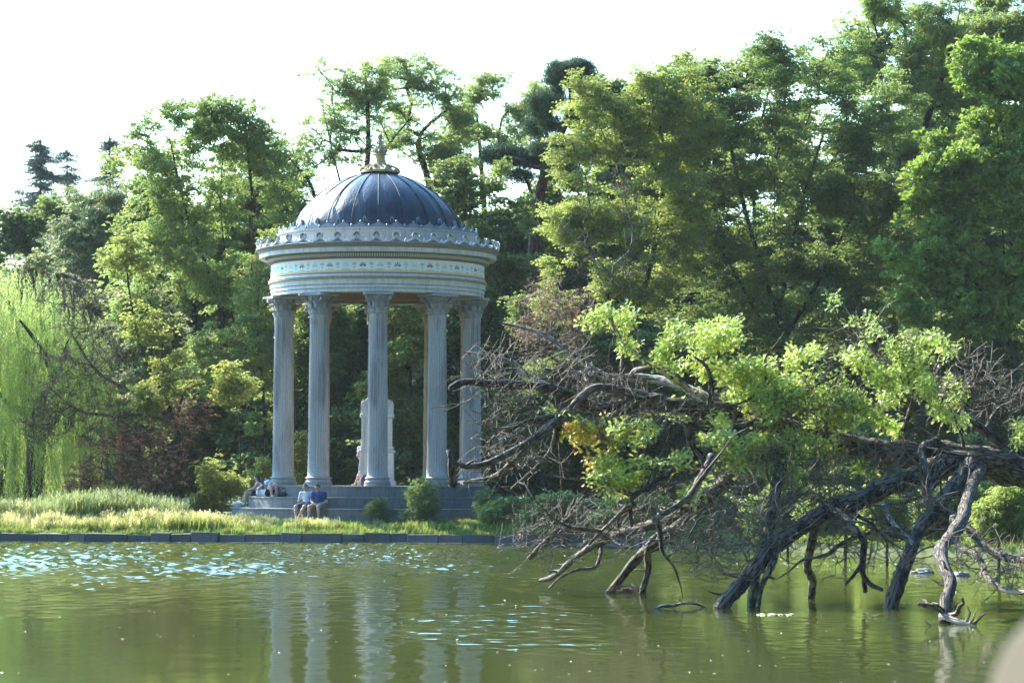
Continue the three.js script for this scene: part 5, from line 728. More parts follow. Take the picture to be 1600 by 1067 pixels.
function bladeTuft(s, n, h, w, head) {
  reseed(s); const p = [], c = [];
  for (let i = 0; i < n; i++) { const o = V(gauss() * 0.13, 0, gauss() * 0.13), az = rr(0, 6.283), H = h * rr(0.55, 1.15), lean = rr(0.05, 0.5) * H, m = o.clone().add(V(Math.cos(az) * lean * 0.35, H * 0.6, Math.sin(az) * lean * 0.35)), t = o.clone().add(V(Math.cos(az) * lean, H, Math.sin(az) * lean)), q = V(-Math.sin(az) * w, 0, Math.cos(az) * w), tint = rr(0.75, 1.2), r = tint * rr(0.95, 1.15);
    for (const v of [o.clone().sub(q), o.clone().add(q), m.clone().add(q), o.clone().sub(q), m.clone().add(q), m.clone().sub(q), m.clone().sub(q), m.clone().add(q), t]) { p.push(v.x, v.y, v.z); c.push(r, tint, tint * 0.9); }
    if (head && i % head === 0) for (let k = 0; k < 5; k++) { const a = t.clone().add(V(gauss() * 0.03, -k * 0.03 + 0.04, gauss() * 0.03)), e = 0.022; for (const v of [a.clone().add(V(-e, 0, 0)), a.clone().add(V(e, 0, e * 0.4)), a.clone().add(V(0, e * 2, -e * 0.4))]) { p.push(v.x, v.y, v.z); c.push(1.2, 1.12, 1.25); } } }
  const g = new THREE.BufferGeometry(); g.setAttribute('position', new THREE.Float32BufferAttribute(p, 3)); g.setAttribute('color', new THREE.Float32BufferAttribute(c, 3)); g.computeVertexNormals(); return g;
}
{
  reseed(611); const gm = [], gc = [], pm = [], pc = [], wm = [], wc = [];
  const put = (M_, C_, x, z, sc, col) => { M_.push(place(V(x, Math.max(0.24, groundY(x, z)) - 0.02, z), sc, 0.08)); C_.push(col); };
  for (let i = 0; i < 15000; i++) {
    const x = rr(-23, 16), t = -0.05 + Math.pow(rnd(), 1.1) * 8.6, z = bankZ(x) - t; if (Math.hypot(x - TC.x, z - TC.z) < 5.28) continue;
    const px = 800 + x * FPX / -z, pale = 0.92 * smooth(0.34, 0.62, fbm(x * 0.9, z * 0.9, 3, 3) + 0.2 * smooth(380, 200, px) * smooth(40, 130, px) + 0.06 * smooth(600, 420, px) - 0.35 * smooth(480, 700, px)) * smooth(0.5, 1.2, t);
    const near = lerp(0.45, 1, smooth(6.5, 9, Math.hypot(x - TC.x, (z - TC.z) * 1.1))), v = rr(0.7, 1.25), tall = 0.55 + 0.9 * noise3(x * 1.3, z * 1.3, 5);
    if (t > 5 && rnd() < 0.4) continue;
    if (rnd() < pale) put(pm, pc, x, z, tall * rr(0.7, 1.25) * near * (t < 0.5 ? 0.6 : 1), [v * 1.05, v, v * 0.95]); else put(gm, gc, x, z, tall * rr(0.6, 1.2) * (t < 0.6 ? 0.55 : 1) * near * (px > 740 ? 1.15 : 1), [v * rr(0.85, 1.2), v, v * 0.95]);
  }
  for (let i = 0; i < 700; i++) { const x = lerp(-19.5, -11.4, rnd()), z = bankZ(x) - rr(2.6, 6.5); if (Math.hypot(x - TC.x, z - TC.z) < 5.6) continue; const v = rr(0.8, 1.2); put(wm, wc, x, z, rr(0.6, 1.2) * (0.5 + noise3(x * 0.8, z * 0.8, 6)), [v, v, v]); }
  const host = (n, label) => { const o = new THREE.Group(); o.name = n; scene.add(o); tag(o, label, n === 'grass' ? 'grass' : 'meadow', null, 'stuff'); return o; };
  const g1 = host('grass', 'green grass on the bank in front of the steps and to the right');
  inst('blades', bladeTuft(1, 26, 0.38, 0.009, 0), leafMat(0.24, 0.32, 0.07, 0.5), gm, gc, g1);
  const g2 = host('flowering_grass', 'pale straw coloured flowering grass in the sun on the left bank'); inst('blades', bladeTuft(2, 24, 0.36, 0.008, 2), leafMat(0.46, 0.49, 0.2, 0.5), pm, pc, g2);
  const g3 = host('tall_weeds', 'tall grey green weeds at the back of the sunny meadow'); inst('stems', bladeTuft(3, 22, 0.75, 0.012, 3), leafMat(0.25, 0.3, 0.11, 0.5), wm, wc, g3);
}
const shrub = (o) => tree({ cat: 'shrub', name: 'shrub', dens: 1, per: 6, spread: 0.32, solid: 1, size: 0.62, gap: 0.32, gapScale: 1.3, tip: 0.005, spray: 'broad', leaf: 'linden', wood: 'dark', ...o, trunks: [[[o.at[0], 800], [o.at[0] + 2, o.at[1]]]] });
shrub({ label: 'sunlit shrub between the leaning tree and the left end of the steps', d: 102.5, s: 701, spread: 0.5, n: 130, at: [345, 770], lobes: [[345, 755, 28, 30], [330, 778, 25, 22], [362, 770, 18, 30], [318, 785, 18, 15]], size: 0.6 });
shrub({ label: 'small bright shrub behind the seated woman at the left column', d: 104.5, s: 702, n: 80, at: [405, 765], lobes: [[400, 752, 18, 18], [385, 765, 20, 14], [412, 735, 10, 14]], size: 0.6 });
shrub({ label: 'bright yellow green shrub seen between the two leftmost columns', d: 106, s: 703, n: 120, at: [468, 765], lobes: [[466, 735, 14, 28], [470, 700, 12, 20], [475, 755, 14, 12]], size: 0.65, leaf: 'yellow' });
shrub({ name: 'willowherb', cat: 'plant', label: 'tall feathery green plant standing before the right part of the steps', d: 93.6, s: 706, spread: 0.42, n: 150, at: [662, 790], lobes: [[662, 782, 24, 30, 0, 0.9], [655, 770, 16, 18], [672, 765, 14, 16], [662, 800, 26, 14]], spray: 'ash', size: 0.32, leaf: 'ash' });
shrub({ name: 'willowherb', cat: 'plant', label: 'low weed before the steps between the centre columns', d: 93.6, s: 707, n: 60, at: [590, 805], lobes: [[590, 795, 11, 16], [585, 808, 16, 8]], spray: 'ash', size: 0.3, leaf: 'ash' });
shrub({ name: 'willowherb', cat: 'plant', label: 'upright weed with pointed shoots at the right end of the steps', d: 93.5, s: 708, n: 70, at: [760, 805], lobes: [[762, 775, 7, 22], [754, 790, 10, 14], [750, 780, 5, 14], [768, 800, 14, 10]], spray: 'ash', size: 0.3, leaf: 'ash' });
[['low green shrub just right of the steps on the bank', 812, 803, 92.5, [[812, 800, 42, 18], [790, 815, 30, 12], [845, 808, 28, 16]]],
 ['wide shaded shrub on the bank behind the lowest left oak twigs', 880, 805, 90, [[885, 800, 48, 26], [920, 810, 40, 20], [860, 815, 35, 15]]],
 ['shaded shrub on the bank behind the forked lower limb', 1000, 810, 87, [[990, 805, 55, 32], [1030, 815, 45, 26], [960, 825, 40, 18]]],
 ['shaded shrub on the bank behind the mossy hanging twigs', 1110, 815, 82, [[1110, 810, 55, 38], [1160, 820, 50, 32], [1080, 830, 40, 20]]],
 ['dark shrub on the bank behind the great sunken limb', 1230, 820, 77, [[1230, 810, 60, 50], [1280, 835, 60, 30], [1200, 845, 50, 20], [1260, 850, 50, 14]]],
 ['dark shrub low over the water beyond the bent hanging limb', 1320, 830, 73, [[1310, 815, 50, 50], [1330, 850, 55, 22], [1290, 858, 40, 14]]],
 ['pale green shrub under the arch of the oak trunk', 1385, 830, 69, [[1380, 815, 32, 40], [1390, 850, 35, 28], [1375, 785, 20, 20], [1380, 868, 45, 14]]],
 ['shaded shrub behind the twisted limbs below the oak trunk', 1475, 830, 68, [[1470, 820, 45, 45], [1480, 850, 45, 24], [1500, 790, 40, 30], [1470, 872, 55, 12]]],
 ['pale leafy shrub near the water at the right edge', 1560, 830, 66, [[1560, 825, 45, 40], [1590, 800, 40, 45], [1540, 850, 35, 22], [1600, 850, 30, 25], [1560, 874, 60, 12]]]].forEach(([label, x, y, d, lobes], i) => shrub({ label, d, s: 720 + i, n: 420, at: [x, y], lobes, size: 0.62 * d / 80, leaf: i > 5 && i !== 7 ? 'linden' : 'ash', spray: i % 2 ? 'broad' : 'ash' }));
// undergrowth that closes the view under the trees, one dark mass
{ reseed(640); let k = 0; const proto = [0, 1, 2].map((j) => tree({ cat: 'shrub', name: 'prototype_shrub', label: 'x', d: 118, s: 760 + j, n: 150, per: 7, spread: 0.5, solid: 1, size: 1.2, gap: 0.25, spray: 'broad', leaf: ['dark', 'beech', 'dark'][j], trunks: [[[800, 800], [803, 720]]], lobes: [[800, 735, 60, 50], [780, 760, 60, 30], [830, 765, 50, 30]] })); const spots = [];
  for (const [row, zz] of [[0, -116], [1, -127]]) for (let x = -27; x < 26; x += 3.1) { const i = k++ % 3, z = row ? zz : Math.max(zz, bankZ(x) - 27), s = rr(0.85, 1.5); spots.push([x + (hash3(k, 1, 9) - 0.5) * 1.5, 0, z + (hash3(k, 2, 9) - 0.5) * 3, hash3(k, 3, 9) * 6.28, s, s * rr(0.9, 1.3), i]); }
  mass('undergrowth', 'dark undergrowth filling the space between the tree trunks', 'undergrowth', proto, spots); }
// ---------- people: each body one skin grown round its bones, clothes as shells over it ----------
function skinOf(bones, cell, k = 0.03) {
  const lo = V(1e9, 1e9, 1e9), hi = V(-1e9, -1e9, -1e9); for (const [a, b, ra, rb] of bones) for (const [q, r] of [[a, ra], [b, rb ?? ra]]) { lo.min(q.clone().subScalar(r + 0.03)); hi.max(q.clone().addScalar(r + 0.03)); }
  const c = lo.clone().add(hi).multiplyScalar(0.5), h = hi.clone().sub(lo).multiplyScalar(0.5), n = clamp(Math.ceil(Math.max(h.x, h.y, h.z) * 2 / cell) + 3, 16, 110), mc = new MarchingCubes(n, new THREE.MeshBasicMaterial(), false, false, 90000); mc.isolation = 0;
  const pre = bones.map(([a, b, ra, rb]) => { const d = b.clone().sub(a); return [a.x, a.y, a.z, d.x, d.y, d.z, d.lengthSq() || 1e-9, ra, rb ?? ra]; });
  for (let z = 0, i = 0; z < n; z++) for (let y = 0; y < n; y++) for (let x = 0; x < n; x++, i++) {
    const px = c.x + (x - n / 2) / (n / 2) * h.x, py = c.y + (y - n / 2) / (n / 2) * h.y, pz = c.z + (z - n / 2) / (n / 2) * h.z; let m = 9;
    for (const q of pre) { const ax = px - q[0], ay = py - q[1], az = pz - q[2], t = clamp((ax * q[3] + ay * q[4] + az * q[5]) / q[6], 0, 1), dx = ax - q[3] * t, dy = ay - q[4] * t, dz = az - q[5] * t, d = Math.sqrt(dx * dx + dy * dy + dz * dz) - (q[7] + (q[8] - q[7]) * t); if (m > 8) m = d; else { const e = Math.max(k - Math.abs(m - d), 0) / k; m = Math.min(m, d) - e * e * k * 0.25; } }
    mc.field[i] = -m;
  }
  mc.update(); let g = new THREE.BufferGeometry(); const p = new Float32Array(mc.count * 3); for (let i = 0; i < mc.count * 3; i += 3) { p[i] = c.x + mc.positionArray[i] * h.x; p[i + 1] = c.y + mc.positionArray[i + 1] * h.y; p[i + 2] = c.z + mc.positionArray[i + 2] * h.z; }
  g.setAttribute('position', new THREE.BufferAttribute(p, 3)); g = mergeVertices(g, 1e-4); g.computeVertexNormals(); return g;
}
// hand: palm, four fingers of unequal length with two bends, a thumb from the palm's side
function handBones(w, dir, nrm, side, curl) {
  const f = dir.clone().normalize(), u = nrm.clone().addScaledVector(f, -nrm.dot(f)).normalize(), s = V().crossVectors(f, u).multiplyScalar(side), at = (a, b, c) => w.clone().addScaledVector(f, a).addScaledVector(s, b).addScaledVector(u, c), out = [];
  for (let i = 0; i < 4; i++) { const x = (i - 1.5) * 0.021, L = [0.068, 0.078, 0.073, 0.056][i]; let p = at(0.085 - Math.abs(i - 1.3) * 0.004, x, 0), a = curl * 0.5; out.push([at(0.005, x * 0.6, 0), p, 0.014, 0.0115]); for (const [q, r] of [[0.45, 0.0095], [0.32, 0.0088], [0.23, 0.008]]) { const e = p.clone().addScaledVector(f, Math.cos(a) * L * q).addScaledVector(u, -Math.sin(a) * L * q); out.push([p, e, r + 0.0008, r]); p = e; a += curl * 0.55; } }
  const t0 = at(0.025, -0.032, -0.004), t1 = at(0.055, -0.055, -0.014), t2 = at(0.085, -0.06, -0.022); out.push([at(0.005, -0.018, 0), t0, 0.016, 0.0125], [t0, t1, 0.0125, 0.0105], [t1, t2, 0.0105, 0.0085]); return out;
}
const skinM = (r, g, b) => M({ color: lin(r, g, b), roughness: 0.55 }), clothTex = tex(128, 128, (a, b) => 0.9 + 0.1 * Math.sin(a * 400) * Math.sin(b * 400) + (fbm(a * 6, b * 6, 2, 3, 6, 6) - 0.5) * 0.15), cloth = (r, g, b) => M({ color: lin(r, g, b), map: clothTex, roughness: 0.95 });
const v3 = (a) => V(a[0], a[1], a[2]);
// J: joints. face: direction the face looks
function person(label, pos, turn, J, o) {
  const root = thing('person', label, 'person', pos, o.group); root.rotation.y = turn; const j = {}; for (const k in J) j[k] = v3(J[k]); const F = o.f ?? 1;
  const face = v3(o.face).normalize(), head = j.head, up = head.clone().sub(j.neck).normalize(), fs = face.clone().addScaledVector(up, -face.dot(up)).normalize(), rt = V().crossVectors(up, fs), H = (a, b, c) => head.clone().addScaledVector(rt, a).addScaledVector(up, b).addScaledVector(fs, c);
  const mid = (a, b, t) => a.clone().lerp(b, t), bones = [
    [j.pelvis, mid(j.pelvis, j.chest, 0.5), 0.125 * F, 0.115 * F], [mid(j.pelvis, j.chest, 0.5), j.chest, 0.115 * F, 0.13 * F], [j.chest, mid(j.chest, j.neck, 0.55), 0.13 * F, 0.085], [j.neck, H(0, -0.05, -0.01), 0.056, 0.052],
    [mid(j.chest, j.neck, 0.6), j.shL, 0.075, 0.058], [mid(j.chest, j.neck, 0.6), j.shR, 0.075, 0.058], [mid(j.chest, j.shL, 0.5), j.chest, 0.09, 0.1], [mid(j.chest, j.shR, 0.5), j.chest, 0.09, 0.1],
    [H(0, 0.035, -0.015), H(0, 0.03, 0.02), 0.088, 0.08], [H(0, -0.02, 0.02), H(0, -0.075, 0.045), 0.07, 0.04], [H(0, 0.01, 0.085), H(0, -0.025, 0.105), 0.012, 0.016], [H(-0.085, 0, -0.01), H(-0.088, -0.03, -0.01), 0.014, 0.01], [H(0.085, 0, -0.01), H(0.088, -0.03, -0.01), 0.014, 0.01], [H(-0.035, -0.055, 0.075), H(0.035, -0.055, 0.075), 0.009, 0.009]];
  const hands = [];
  for (const s of ['L', 'R']) {
    bones.push([j['sh' + s], j['el' + s], 0.056 * F, 0.042], [j['el' + s], j['wr' + s], 0.044, 0.029]); hands.push(handBones(j['wr' + s], j['hd' + s] ? j['hd' + s].clone().sub(j['wr' + s]) : j['wr' + s].clone().sub(j['el' + s]), V(0, 1, 0.2), s === 'L' ? 1 : -1, o.curl ?? 0.5));
    const hip = j.pelvis.clone().add(j['kn' + s].clone().sub(j.pelvis).setLength(0.02)).add(V().copy(j['hip' + s] ?? V(0, 0, 0)));
    bones.push([hip, j['kn' + s], 0.092 * F, 0.06], [j['kn' + s], mid(j['kn' + s], j['an' + s], 0.35), 0.057, 0.06], [mid(j['kn' + s], j['an' + s], 0.35), j['an' + s], 0.06, 0.036]);
    const toe = j['toe' + s]; bones.push([j['an' + s].clone().add(V(0, -0.035, 0)), mid(j['an' + s], toe, 0.6).add(V(0, -0.03, 0)), 0.036, 0.035], [mid(j['an' + s], toe, 0.6).add(V(0, -0.03, 0)), toe, 0.034, 0.024]);
  }
  const body = mergeGeometries([skinOf(bones, 0.0125), ...hands.map((b) => skinOf(b, 0.0042, 0.008))].map((g) => { g.deleteAttribute('uv'); return g; })); mesh('body', body, skinM(...o.skin), root);
  const bone = (n) => bones[n];
  // garments follow the bones they cover
  const top = [bone(0), bone(1), bone(2), bone(4), bone(5), bone(6), bone(7)].map(([a, b, r, q]) => [a, b, r + 0.016, q + 0.016]); if (o.tank) { top.splice(3, 2); top[2] = [j.chest, mid(j.chest, j.neck, 0.3), 0.143 * F, 0.1]; }
  if (o.sleeve) for (const s of ['L', 'R']) top.push([j['sh' + s], mid(j['sh' + s], j['el' + s], o.sleeve), 0.074 * F, 0.066]);
  mesh(o.topName ?? 'shirt', skinOf(top, 0.016, 0.04), cloth(...o.top), root);
  if (o.collar) { const c = []; for (let i = 0; i < 8; i++) { const a = i / 8 * 6.283, b = (i + 1) / 8 * 6.283; c.push([j.neck.clone().add(V(Math.cos(a) * 0.066, -0.02, Math.sin(a) * 0.066)), j.neck.clone().add(V(Math.cos(b) * 0.066, -0.02, Math.sin(b) * 0.066)), 0.016, 0.016]); } mesh('collar', skinOf(c, 0.01, 0.01), cloth(...o.top), root); }
  const sh = [[j.pelvis, mid(j.pelvis, j.chest, 0.25), 0.146 * F, 0.135 * F]]; for (const s of ['L', 'R']) { const hip = j.pelvis.clone().add(V().copy(j['hip' + s] ?? V(0, 0, 0))); sh.push([hip, mid(hip, j['kn' + s], o.shorts), 0.118 * F, 0.094]); }
  mesh('shorts', skinOf(sh, 0.016, 0.04), cloth(...o.bottom), root);
  const hair = [[H(0, 0.07, -0.02), H(0, 0.055, 0.015), 0.082, 0.07], [H(0, 0.03, -0.045), H(0, -0.03, -0.05), 0.078, 0.06], [H(-0.05, 0.05, -0.01), H(0.05, 0.05, -0.01), 0.05, 0.05]]; if (o.long) for (const x of [-0.06, 0, 0.06]) hair.push([H(x, 0.02, -0.05), H(x * 1.3, -0.22, -0.07), 0.05, 0.035]);
  mesh('hair', skinOf(hair, 0.009, 0.03), M({ color: lin(...o.hair), roughness: 0.7 }), root);
  if (o.glasses) { const g = [[H(-0.05, 0.012, 0.088), H(-0.02, 0.012, 0.1), 0.02, 0.018], [H(0.02, 0.012, 0.1), H(0.05, 0.012, 0.088), 0.018, 0.02], [H(-0.06, 0.016, 0.08), H(-0.095, 0.016, -0.01), 0.005, 0.005], [H(0.06, 0.016, 0.08), H(0.095, 0.016, -0.01), 0.005, 0.005], [H(-0.02, 0.016, 0.1), H(0.02, 0.016, 0.1), 0.005, 0.005]]; mesh('sunglasses', skinOf(g, 0.005, 0.006), M({ color: lin(0.01, 0.01, 0.012), roughness: 0.15 }), root); }
  else for (const x of [-0.03, 0.03]) { const e = new THREE.SphereGeometry(0.011, 8, 6); const m = mesh('eye', e, M({ color: lin(0.05, 0.035, 0.03), roughness: 0.2 }), root); m.position.copy(H(x, 0.012, 0.086)); }
  if (o.shoes) for (const s of ['L', 'R']) mesh('shoe', skinOf([[j['an' + s].clone().add(V(0, -0.04, 0)), mid(j['an' + s], j['toe' + s], 0.5).add(V(0, -0.03, 0)), 0.045, 0.046], [mid(j['an' + s], j['toe' + s], 0.5).add(V(0, -0.03, 0)), j['toe' + s], 0.044, 0.034]], 0.01, 0.02), M({ color: lin(...o.shoes), roughness: 0.8 }), root);
  return root;
}
const RISE = (Y0 - G0) / 3, S1 = G0 + RISE, S2 = G0 + 2 * RISE;
const ring = (dx, R) => V(TC.x + dx, 0, TC.z + Math.sqrt(Math.max(0, R * R - dx * dx)));
person('man in a white t-shirt and dark blue shorts sitting on the lowest temple step', ring(-2.17, 4.98).setY(S1), 0, { pelvis: [0, 0.12, 0], chest: [-0.01, 0.4, -0.06], neck: [-0.03, 0.57, -0.06], head: [-0.06, 0.7, -0.03], shL: [-0.2, 0.5, -0.07], elL: [-0.28, 0.25, -0.15], wrL: [-0.25, 0.05, -0.24], hdL: [-0.25, 0.025, -0.33], shR: [0.18, 0.5, -0.07], elR: [0.25, 0.25, -0.17], wrR: [0.21, 0.05, -0.26], hdR: [0.21, 0.025, -0.35], hipL: [-0.09, -0.01, 0.02], hipR: [0.09, -0.01, 0.02], knL: [-0.36, 0.06, 0.3], anL: [-0.34, -0.36, 0.36], toeL: [-0.4, -0.44, 0.5], knR: [-0.06, 0.07, 0.44], anR: [-0.26, -0.34, 0.52], toeR: [-0.31, -0.43, 0.66] }, { face: [-0.25, -0.05, 1], skin: [0.42, 0.25, 0.185], top: [0.72, 0.74, 0.78], bottom: [0.04, 0.075, 0.14], hair: [0.10, 0.065, 0.045], sleeve: 0.55, shorts: 0.72, shoes: [0.25, 0.25, 0.26], group: 'people resting on the temple steps' });
person('man in a dark blue polo shirt with sunglasses sitting beside the man in white', ring(-1.74, 4.98).setY(S1), 0, { pelvis: [0, 0.12, 0], chest: [-0.01, 0.4, 0.02], neck: [-0.03, 0.575, 0.04], head: [-0.06, 0.705, 0.07], shL: [-0.2, 0.51, 0.02], elL: [-0.26, 0.25, 0.06], wrL: [-0.16, 0.15, 0.24], hdL: [-0.09, 0.15, 0.29], shR: [0.18, 0.51, 0.02], elR: [0.25, 0.24, 0.05], wrR: [0.06, 0.15, 0.22], hdR: [-0.02, 0.15, 0.27], hipL: [-0.09, -0.01, 0.02], hipR: [0.09, -0.01, 0.02], knL: [-0.3, 0.07, 0.4], anL: [-0.33, -0.35, 0.42], toeL: [-0.36, -0.43, 0.56], knR: [0.0, 0.07, 0.46], anR: [0.03, -0.35, 0.46], toeR: [0.02, -0.43, 0.6] }, { face: [-0.35, -0.08, 1], skin: [0.46, 0.29, 0.22], top: [0.035, 0.075, 0.24], bottom: [0.33, 0.28, 0.22], hair: [0.03, 0.022, 0.02], sleeve: 0.6, shorts: 0.6, glasses: true, collar: true, shoes: [0.3, 0.3, 0.3], curl: 0.9, group: 'people resting on the temple steps' });
person('dark haired woman in a white top sitting sideways at the left end of steps', V(TC.x - 4.22, S2, TC.z + 0.3), -Math.PI / 2, { pelvis: [0, 0.12, 0], chest: [0, 0.37, 0.0], neck: [0, 0.52, 0.03], head: [0, 0.645, 0.06], shL: [-0.16, 0.46, 0.01], elL: [-0.2, 0.27, 0.16], wrL: [-0.1, 0.2, 0.37], hdL: [-0.04, 0.19, 0.45], shR: [0.16, 0.46, 0.01], elR: [0.2, 0.27, 0.16], wrR: [0.1, 0.22, 0.37], hdR: [0.03, 0.2, 0.45], hipL: [-0.08, -0.01, 0.02], hipR: [0.08, -0.01, 0.02], knL: [-0.06, 0.1, 0.44], anL: [-0.06, -0.27, 0.6], toeL: [-0.06, -0.35, 0.73], knR: [0.07, 0.12, 0.44], anR: [0.06, -0.27, 0.47], toeR: [0.07, -0.35, 0.61] }, { face: [0, -0.1, 1], skin: [0.52, 0.33, 0.26], top: [0.75, 0.75, 0.78], topName: 'tank_top', bottom: [0.02, 0.02, 0.024], hair: [0.022, 0.015, 0.013], tank: true, long: true, shorts: 0.4, f: 0.86, group: 'people resting on the temple steps' });
person('person in white top and black shorts lying on the step with knees raised', V(TC.x - 3.68, S2, TC.z + 2.16), -0.85, { pelvis: [0, 0.11, 0], chest: [-0.3, 0.115, 0], neck: [-0.48, 0.11, 0], head: [-0.62, 0.12, 0], shL: [-0.42, 0.11, -0.16], elL: [-0.3, 0.1, -0.24], wrL: [-0.1, 0.15, -0.17], shR: [-0.42, 0.11, 0.16], elR: [-0.34, 0.28, 0.2], wrR: [-0.42, 0.36, 0.06], hipL: [0.01, 0, -0.08], hipR: [0.01, 0, 0.08], knL: [0.26, 0.43, -0.08], anL: [0.36, 0.07, -0.09], toeL: [0.48, 0.03, -0.09], knR: [0.2, 0.44, 0.09], anR: [0.28, 0.07, 0.09], toeR: [0.41, 0.03, 0.1] }, { face: [0, 1, 0], skin: [0.54, 0.36, 0.29], top: [0.72, 0.75, 0.82], bottom: [0.02, 0.022, 0.025], hair: [0.04, 0.027, 0.02], sleeve: 0.4, shorts: 0.35, f: 0.86, group: 'people resting on the temple steps' });
person('person in shorts leaning half hidden behind the left edge of the white stele', V(P(572.2, 758, TD + 0.9).x, Y0, TC.z - 0.75), 0, { pelvis: [-0.04, 0.92, 0], chest: [-0.05, 1.22, 0], neck: [-0.1, 1.42, 0], head: [-0.14, 1.56, 0.03], shL: [-0.25, 1.35, 0.02], elL: [-0.3, 1.08, 0.08], wrL: [-0.2, 0.9, 0.2], shR: [0.16, 1.35, 0], elR: [0.2, 1.08, 0.03], wrR: [0.15, 0.85, 0.1], hipL: [-0.1, -0.04, 0], hipR: [0.09, -0.04, 0], knL: [-0.22, 0.48, 0.06], anL: [-0.38, 0.09, 0.02], toeL: [-0.5, 0.03, 0.1], knR: [0.1, 0.48, 0.05], anR: [0.12, 0.09, 0], toeR: [0.1, 0.03, 0.14] }, { face: [-0.8, 0, 0.6], skin: [0.36, 0.22, 0.16], top: [0.5, 0.55, 0.68], bottom: [0.12, 0.15, 0.19], hair: [0.09, 0.06, 0.04], sleeve: 0.5, shorts: 0.7, group: 'people resting on the temple steps' });
// ---------- what they brought ----------
function lump(s, rx, ry, rz, amp, sq = 1) { const g = new THREE.IcosahedronGeometry(1, 4), p = g.attributes.position; for (let i = 0; i < p.count; i++) { const q = V(p.getX(i), p.getY(i), p.getZ(i)); const f = 1 + amp * (fbm(q.x * 2.2 + s, q.y * 2.2, q.z * 2.2, 3) - 0.5) * 2; p.setXYZ(i, Math.sign(q.x) * Math.pow(Math.abs(q.x), sq) * rx * f, (q.y < -0.75 ? -0.75 : q.y) * ry * f, Math.sign(q.z) * Math.pow(Math.abs(q.z), sq) * rz * f); } g.translate(0, ry * 0.75, 0); const m = (g.deleteAttribute('normal'), g.deleteAttribute('uv'), mergeVertices(g)); m.computeVertexNormals(); return m; }
{
  const at = (px, d, y) => V(P(px, 760, d).x, y, -d), strap = (o, pts, r, m) => mesh('strap', new MB().tube(curve(pts.map(v3), 12), Array(13).fill(r), 6).geo(), m, o);
  const purple = cloth(0.13, 0.05, 0.16), dark = cloth(0.025, 0.03, 0.04), pink = cloth(0.5, 0.12, 0.16), white = cloth(0.75, 0.76, 0.74), pale = M({ color: lin(0.62, 0.72, 0.82), roughness: 0.4 });
  let o = thing('backpack', 'dark purple rucksack standing before the stele beside the front column', 'rucksack', at(569.5, 98.3, Y0)); mesh('bag', lump(3, 0.15, 0.22, 0.11, 0.12, 0.7), purple, o); mesh('pocket', lump(5, 0.1, 0.1, 0.05, 0.1, 0.7).translate(0, 0.03, 0.1), purple, o); strap(o, [[-0.06, 0.3, -0.02], [-0.03, 0.4, 0], [0.03, 0.4, 0], [0.06, 0.3, -0.02]], 0.012, dark);
  o = thing('plastic_bag', 'crumpled pale blue plastic bag beside the base of the leftmost column', 'plastic bag', at(419.5, 98.2, Y0)); o.position.z = TC.z + 1.1; mesh('bag', lump(9, 0.14, 0.12, 0.11, 0.5), pale, o); for (const s of [-1, 1]) mesh('handle', new MB().tube(curve([[-0.05, 0.17, s * 0.03], [-0.09, 0.25, s * 0.03], [-0.12, 0.19, s * 0.03]].map(v3), 8), Array(9).fill(0.01), 5).geo(), pale, o);
  o = thing('shoulder_bag', 'black shoulder bag lying on the step beside the raised knees', 'bag', at(446, 96.2, S2)); o.position.z = TC.z + 3.05; o.position.x = TC.x - 3.15; mesh('bag', lump(11, 0.19, 0.1, 0.11, 0.25, 0.8), dark, o); strap(o, [[-0.12, 0.12, 0], [0, 0.26, -0.04], [0.1, 0.3, -0.06], [0.15, 0.1, 0]], 0.012, dark);
  o = thing('handbag', 'small red bag behind the seated woman on the step', 'bag', V(TC.x - 4.0, S2, TC.z + 0.75)); mesh('bag', lump(13, 0.1, 0.1, 0.06, 0.2, 0.8), pink, o); strap(o, [[-0.06, 0.13, 0], [0, 0.2, 0], [0.06, 0.13, 0]], 0.01, pink);
  o = thing('towel', 'crumpled white towel lying by the feet of the seated woman', 'towel', V(TC.x - 4.93, S1, TC.z + 0.35)); mesh('cloth', lump(15, 0.24, 0.1, 0.18, 0.6), white, o);
}
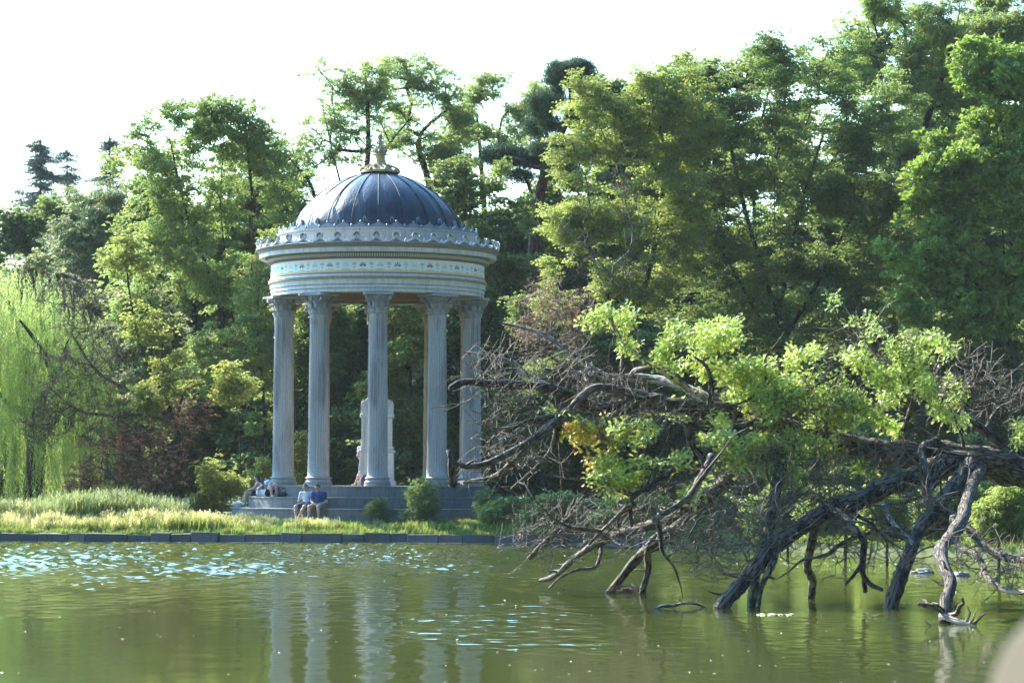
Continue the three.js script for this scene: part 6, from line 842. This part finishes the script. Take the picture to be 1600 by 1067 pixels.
// ---------- water surface and foreground ----------
{
  reseed(801); const mats = [], cols = []; const put = (px, py, sc, c) => { const d = EYE * FPX / (py - 748), p = P(px, py, d); p.y = 0.004; _e.set(gauss() * 0.12, rr(0, 6.28), gauss() * 0.12); _q.setFromEuler(_e); mats.push(new THREE.Matrix4().compose(p, _q, V(sc * rr(0.7, 1.3), sc, sc))); cols.push(c); };
  for (let i = 0; i < 170; i++) put(rr(0, 1600), 862 + Math.pow(rnd(), 1.2) * 205, rr(0.2, 0.6), rnd() < 0.6 ? [1, 0.98, 0.9] : [0.55, 0.55, 0.25]);
  for (let i = 0; i < 40; i++) put(1210 + gauss() * 26, 958 + gauss() * 1.2, rr(0.6, 1.2), rnd() < 0.5 ? [1, 0.97, 0.85] : [0.6, 0.75, 0.2]);
  for (let i = 0; i < 60; i++) put(1380 + gauss() * 200, 880 + gauss() * 10, rr(0.4, 1.0), [0.9, 0.9, 0.85]);
  const g = new THREE.BufferGeometry(), P3 = []; for (let k = 0; k < 8; k++) { const a = k / 8 * 6.283, b = (k + 1) / 8 * 6.283, f = (t) => [Math.cos(t) * 0.028, 0.006 * Math.cos(2 * t) + 0.004, Math.sin(t) * 0.05]; P3.push(0, 0.004, 0, ...f(b), ...f(a)); } g.setAttribute('position', new THREE.Float32BufferAttribute(P3, 3)); g.computeVertexNormals();
  const host = new THREE.Group(); host.name = 'floating_debris'; scene.add(host); tag(host, 'pale feathers and leaf scraps floating all over the lake', 'debris', null, 'stuff'); inst('scraps', g, M({ color: lin(0.7, 0.7, 0.66), roughness: 0.8, side: THREE.DoubleSide }), mats, cols, host);
  const rock = (px, py, w, label) => { const d = EYE * FPX / (py - 748), o = thing('rock', label, 'rock', P(px, py, d).setY(-0.04)); mesh('stone', lump(px, w * 0.9, 0.075, w * 0.5, 0.8), stone(0.4, 0.38, 0.35, 1), o); };
  rock(1444, 893, 0.26, 'pale rock just above the water between the thick sunken limb and the curved one'); rock(1502, 897, 0.22, 'small pale rock in the water right of the curved limb, near the far bank');
  // near the lens, out of focus
  const o = thing('dry_leaf', 'pale dry leaf edge, out of focus, filling the bottom right corner', 'leaf', P(1660, 1085, 2.2)); const L = new THREE.SphereGeometry(1, 40, 20); L.scale(0.06, 0.08, 0.003); L.rotateZ(-0.5);
  mesh('blade', L, leafMat(0.62, 0.54, 0.44, 0.4), o).rotation.y = 0.25; mesh('stem', new MB().tube(curve([[0, -0.05, 0], [0.04, -0.4, 0.03], [0.05, -1.2, 0.05], [0.05, -2.4, 0.05]].map(v3), 12), Array(13).fill(0.006), 6).geo(), BARK.dead, o); void o; L.deleteAttribute('color');
  { const c = new Float32Array(L.attributes.position.count * 3).fill(1); L.setAttribute('color', new THREE.BufferAttribute(c, 3)); }
}
renderer.render(scene, camera);
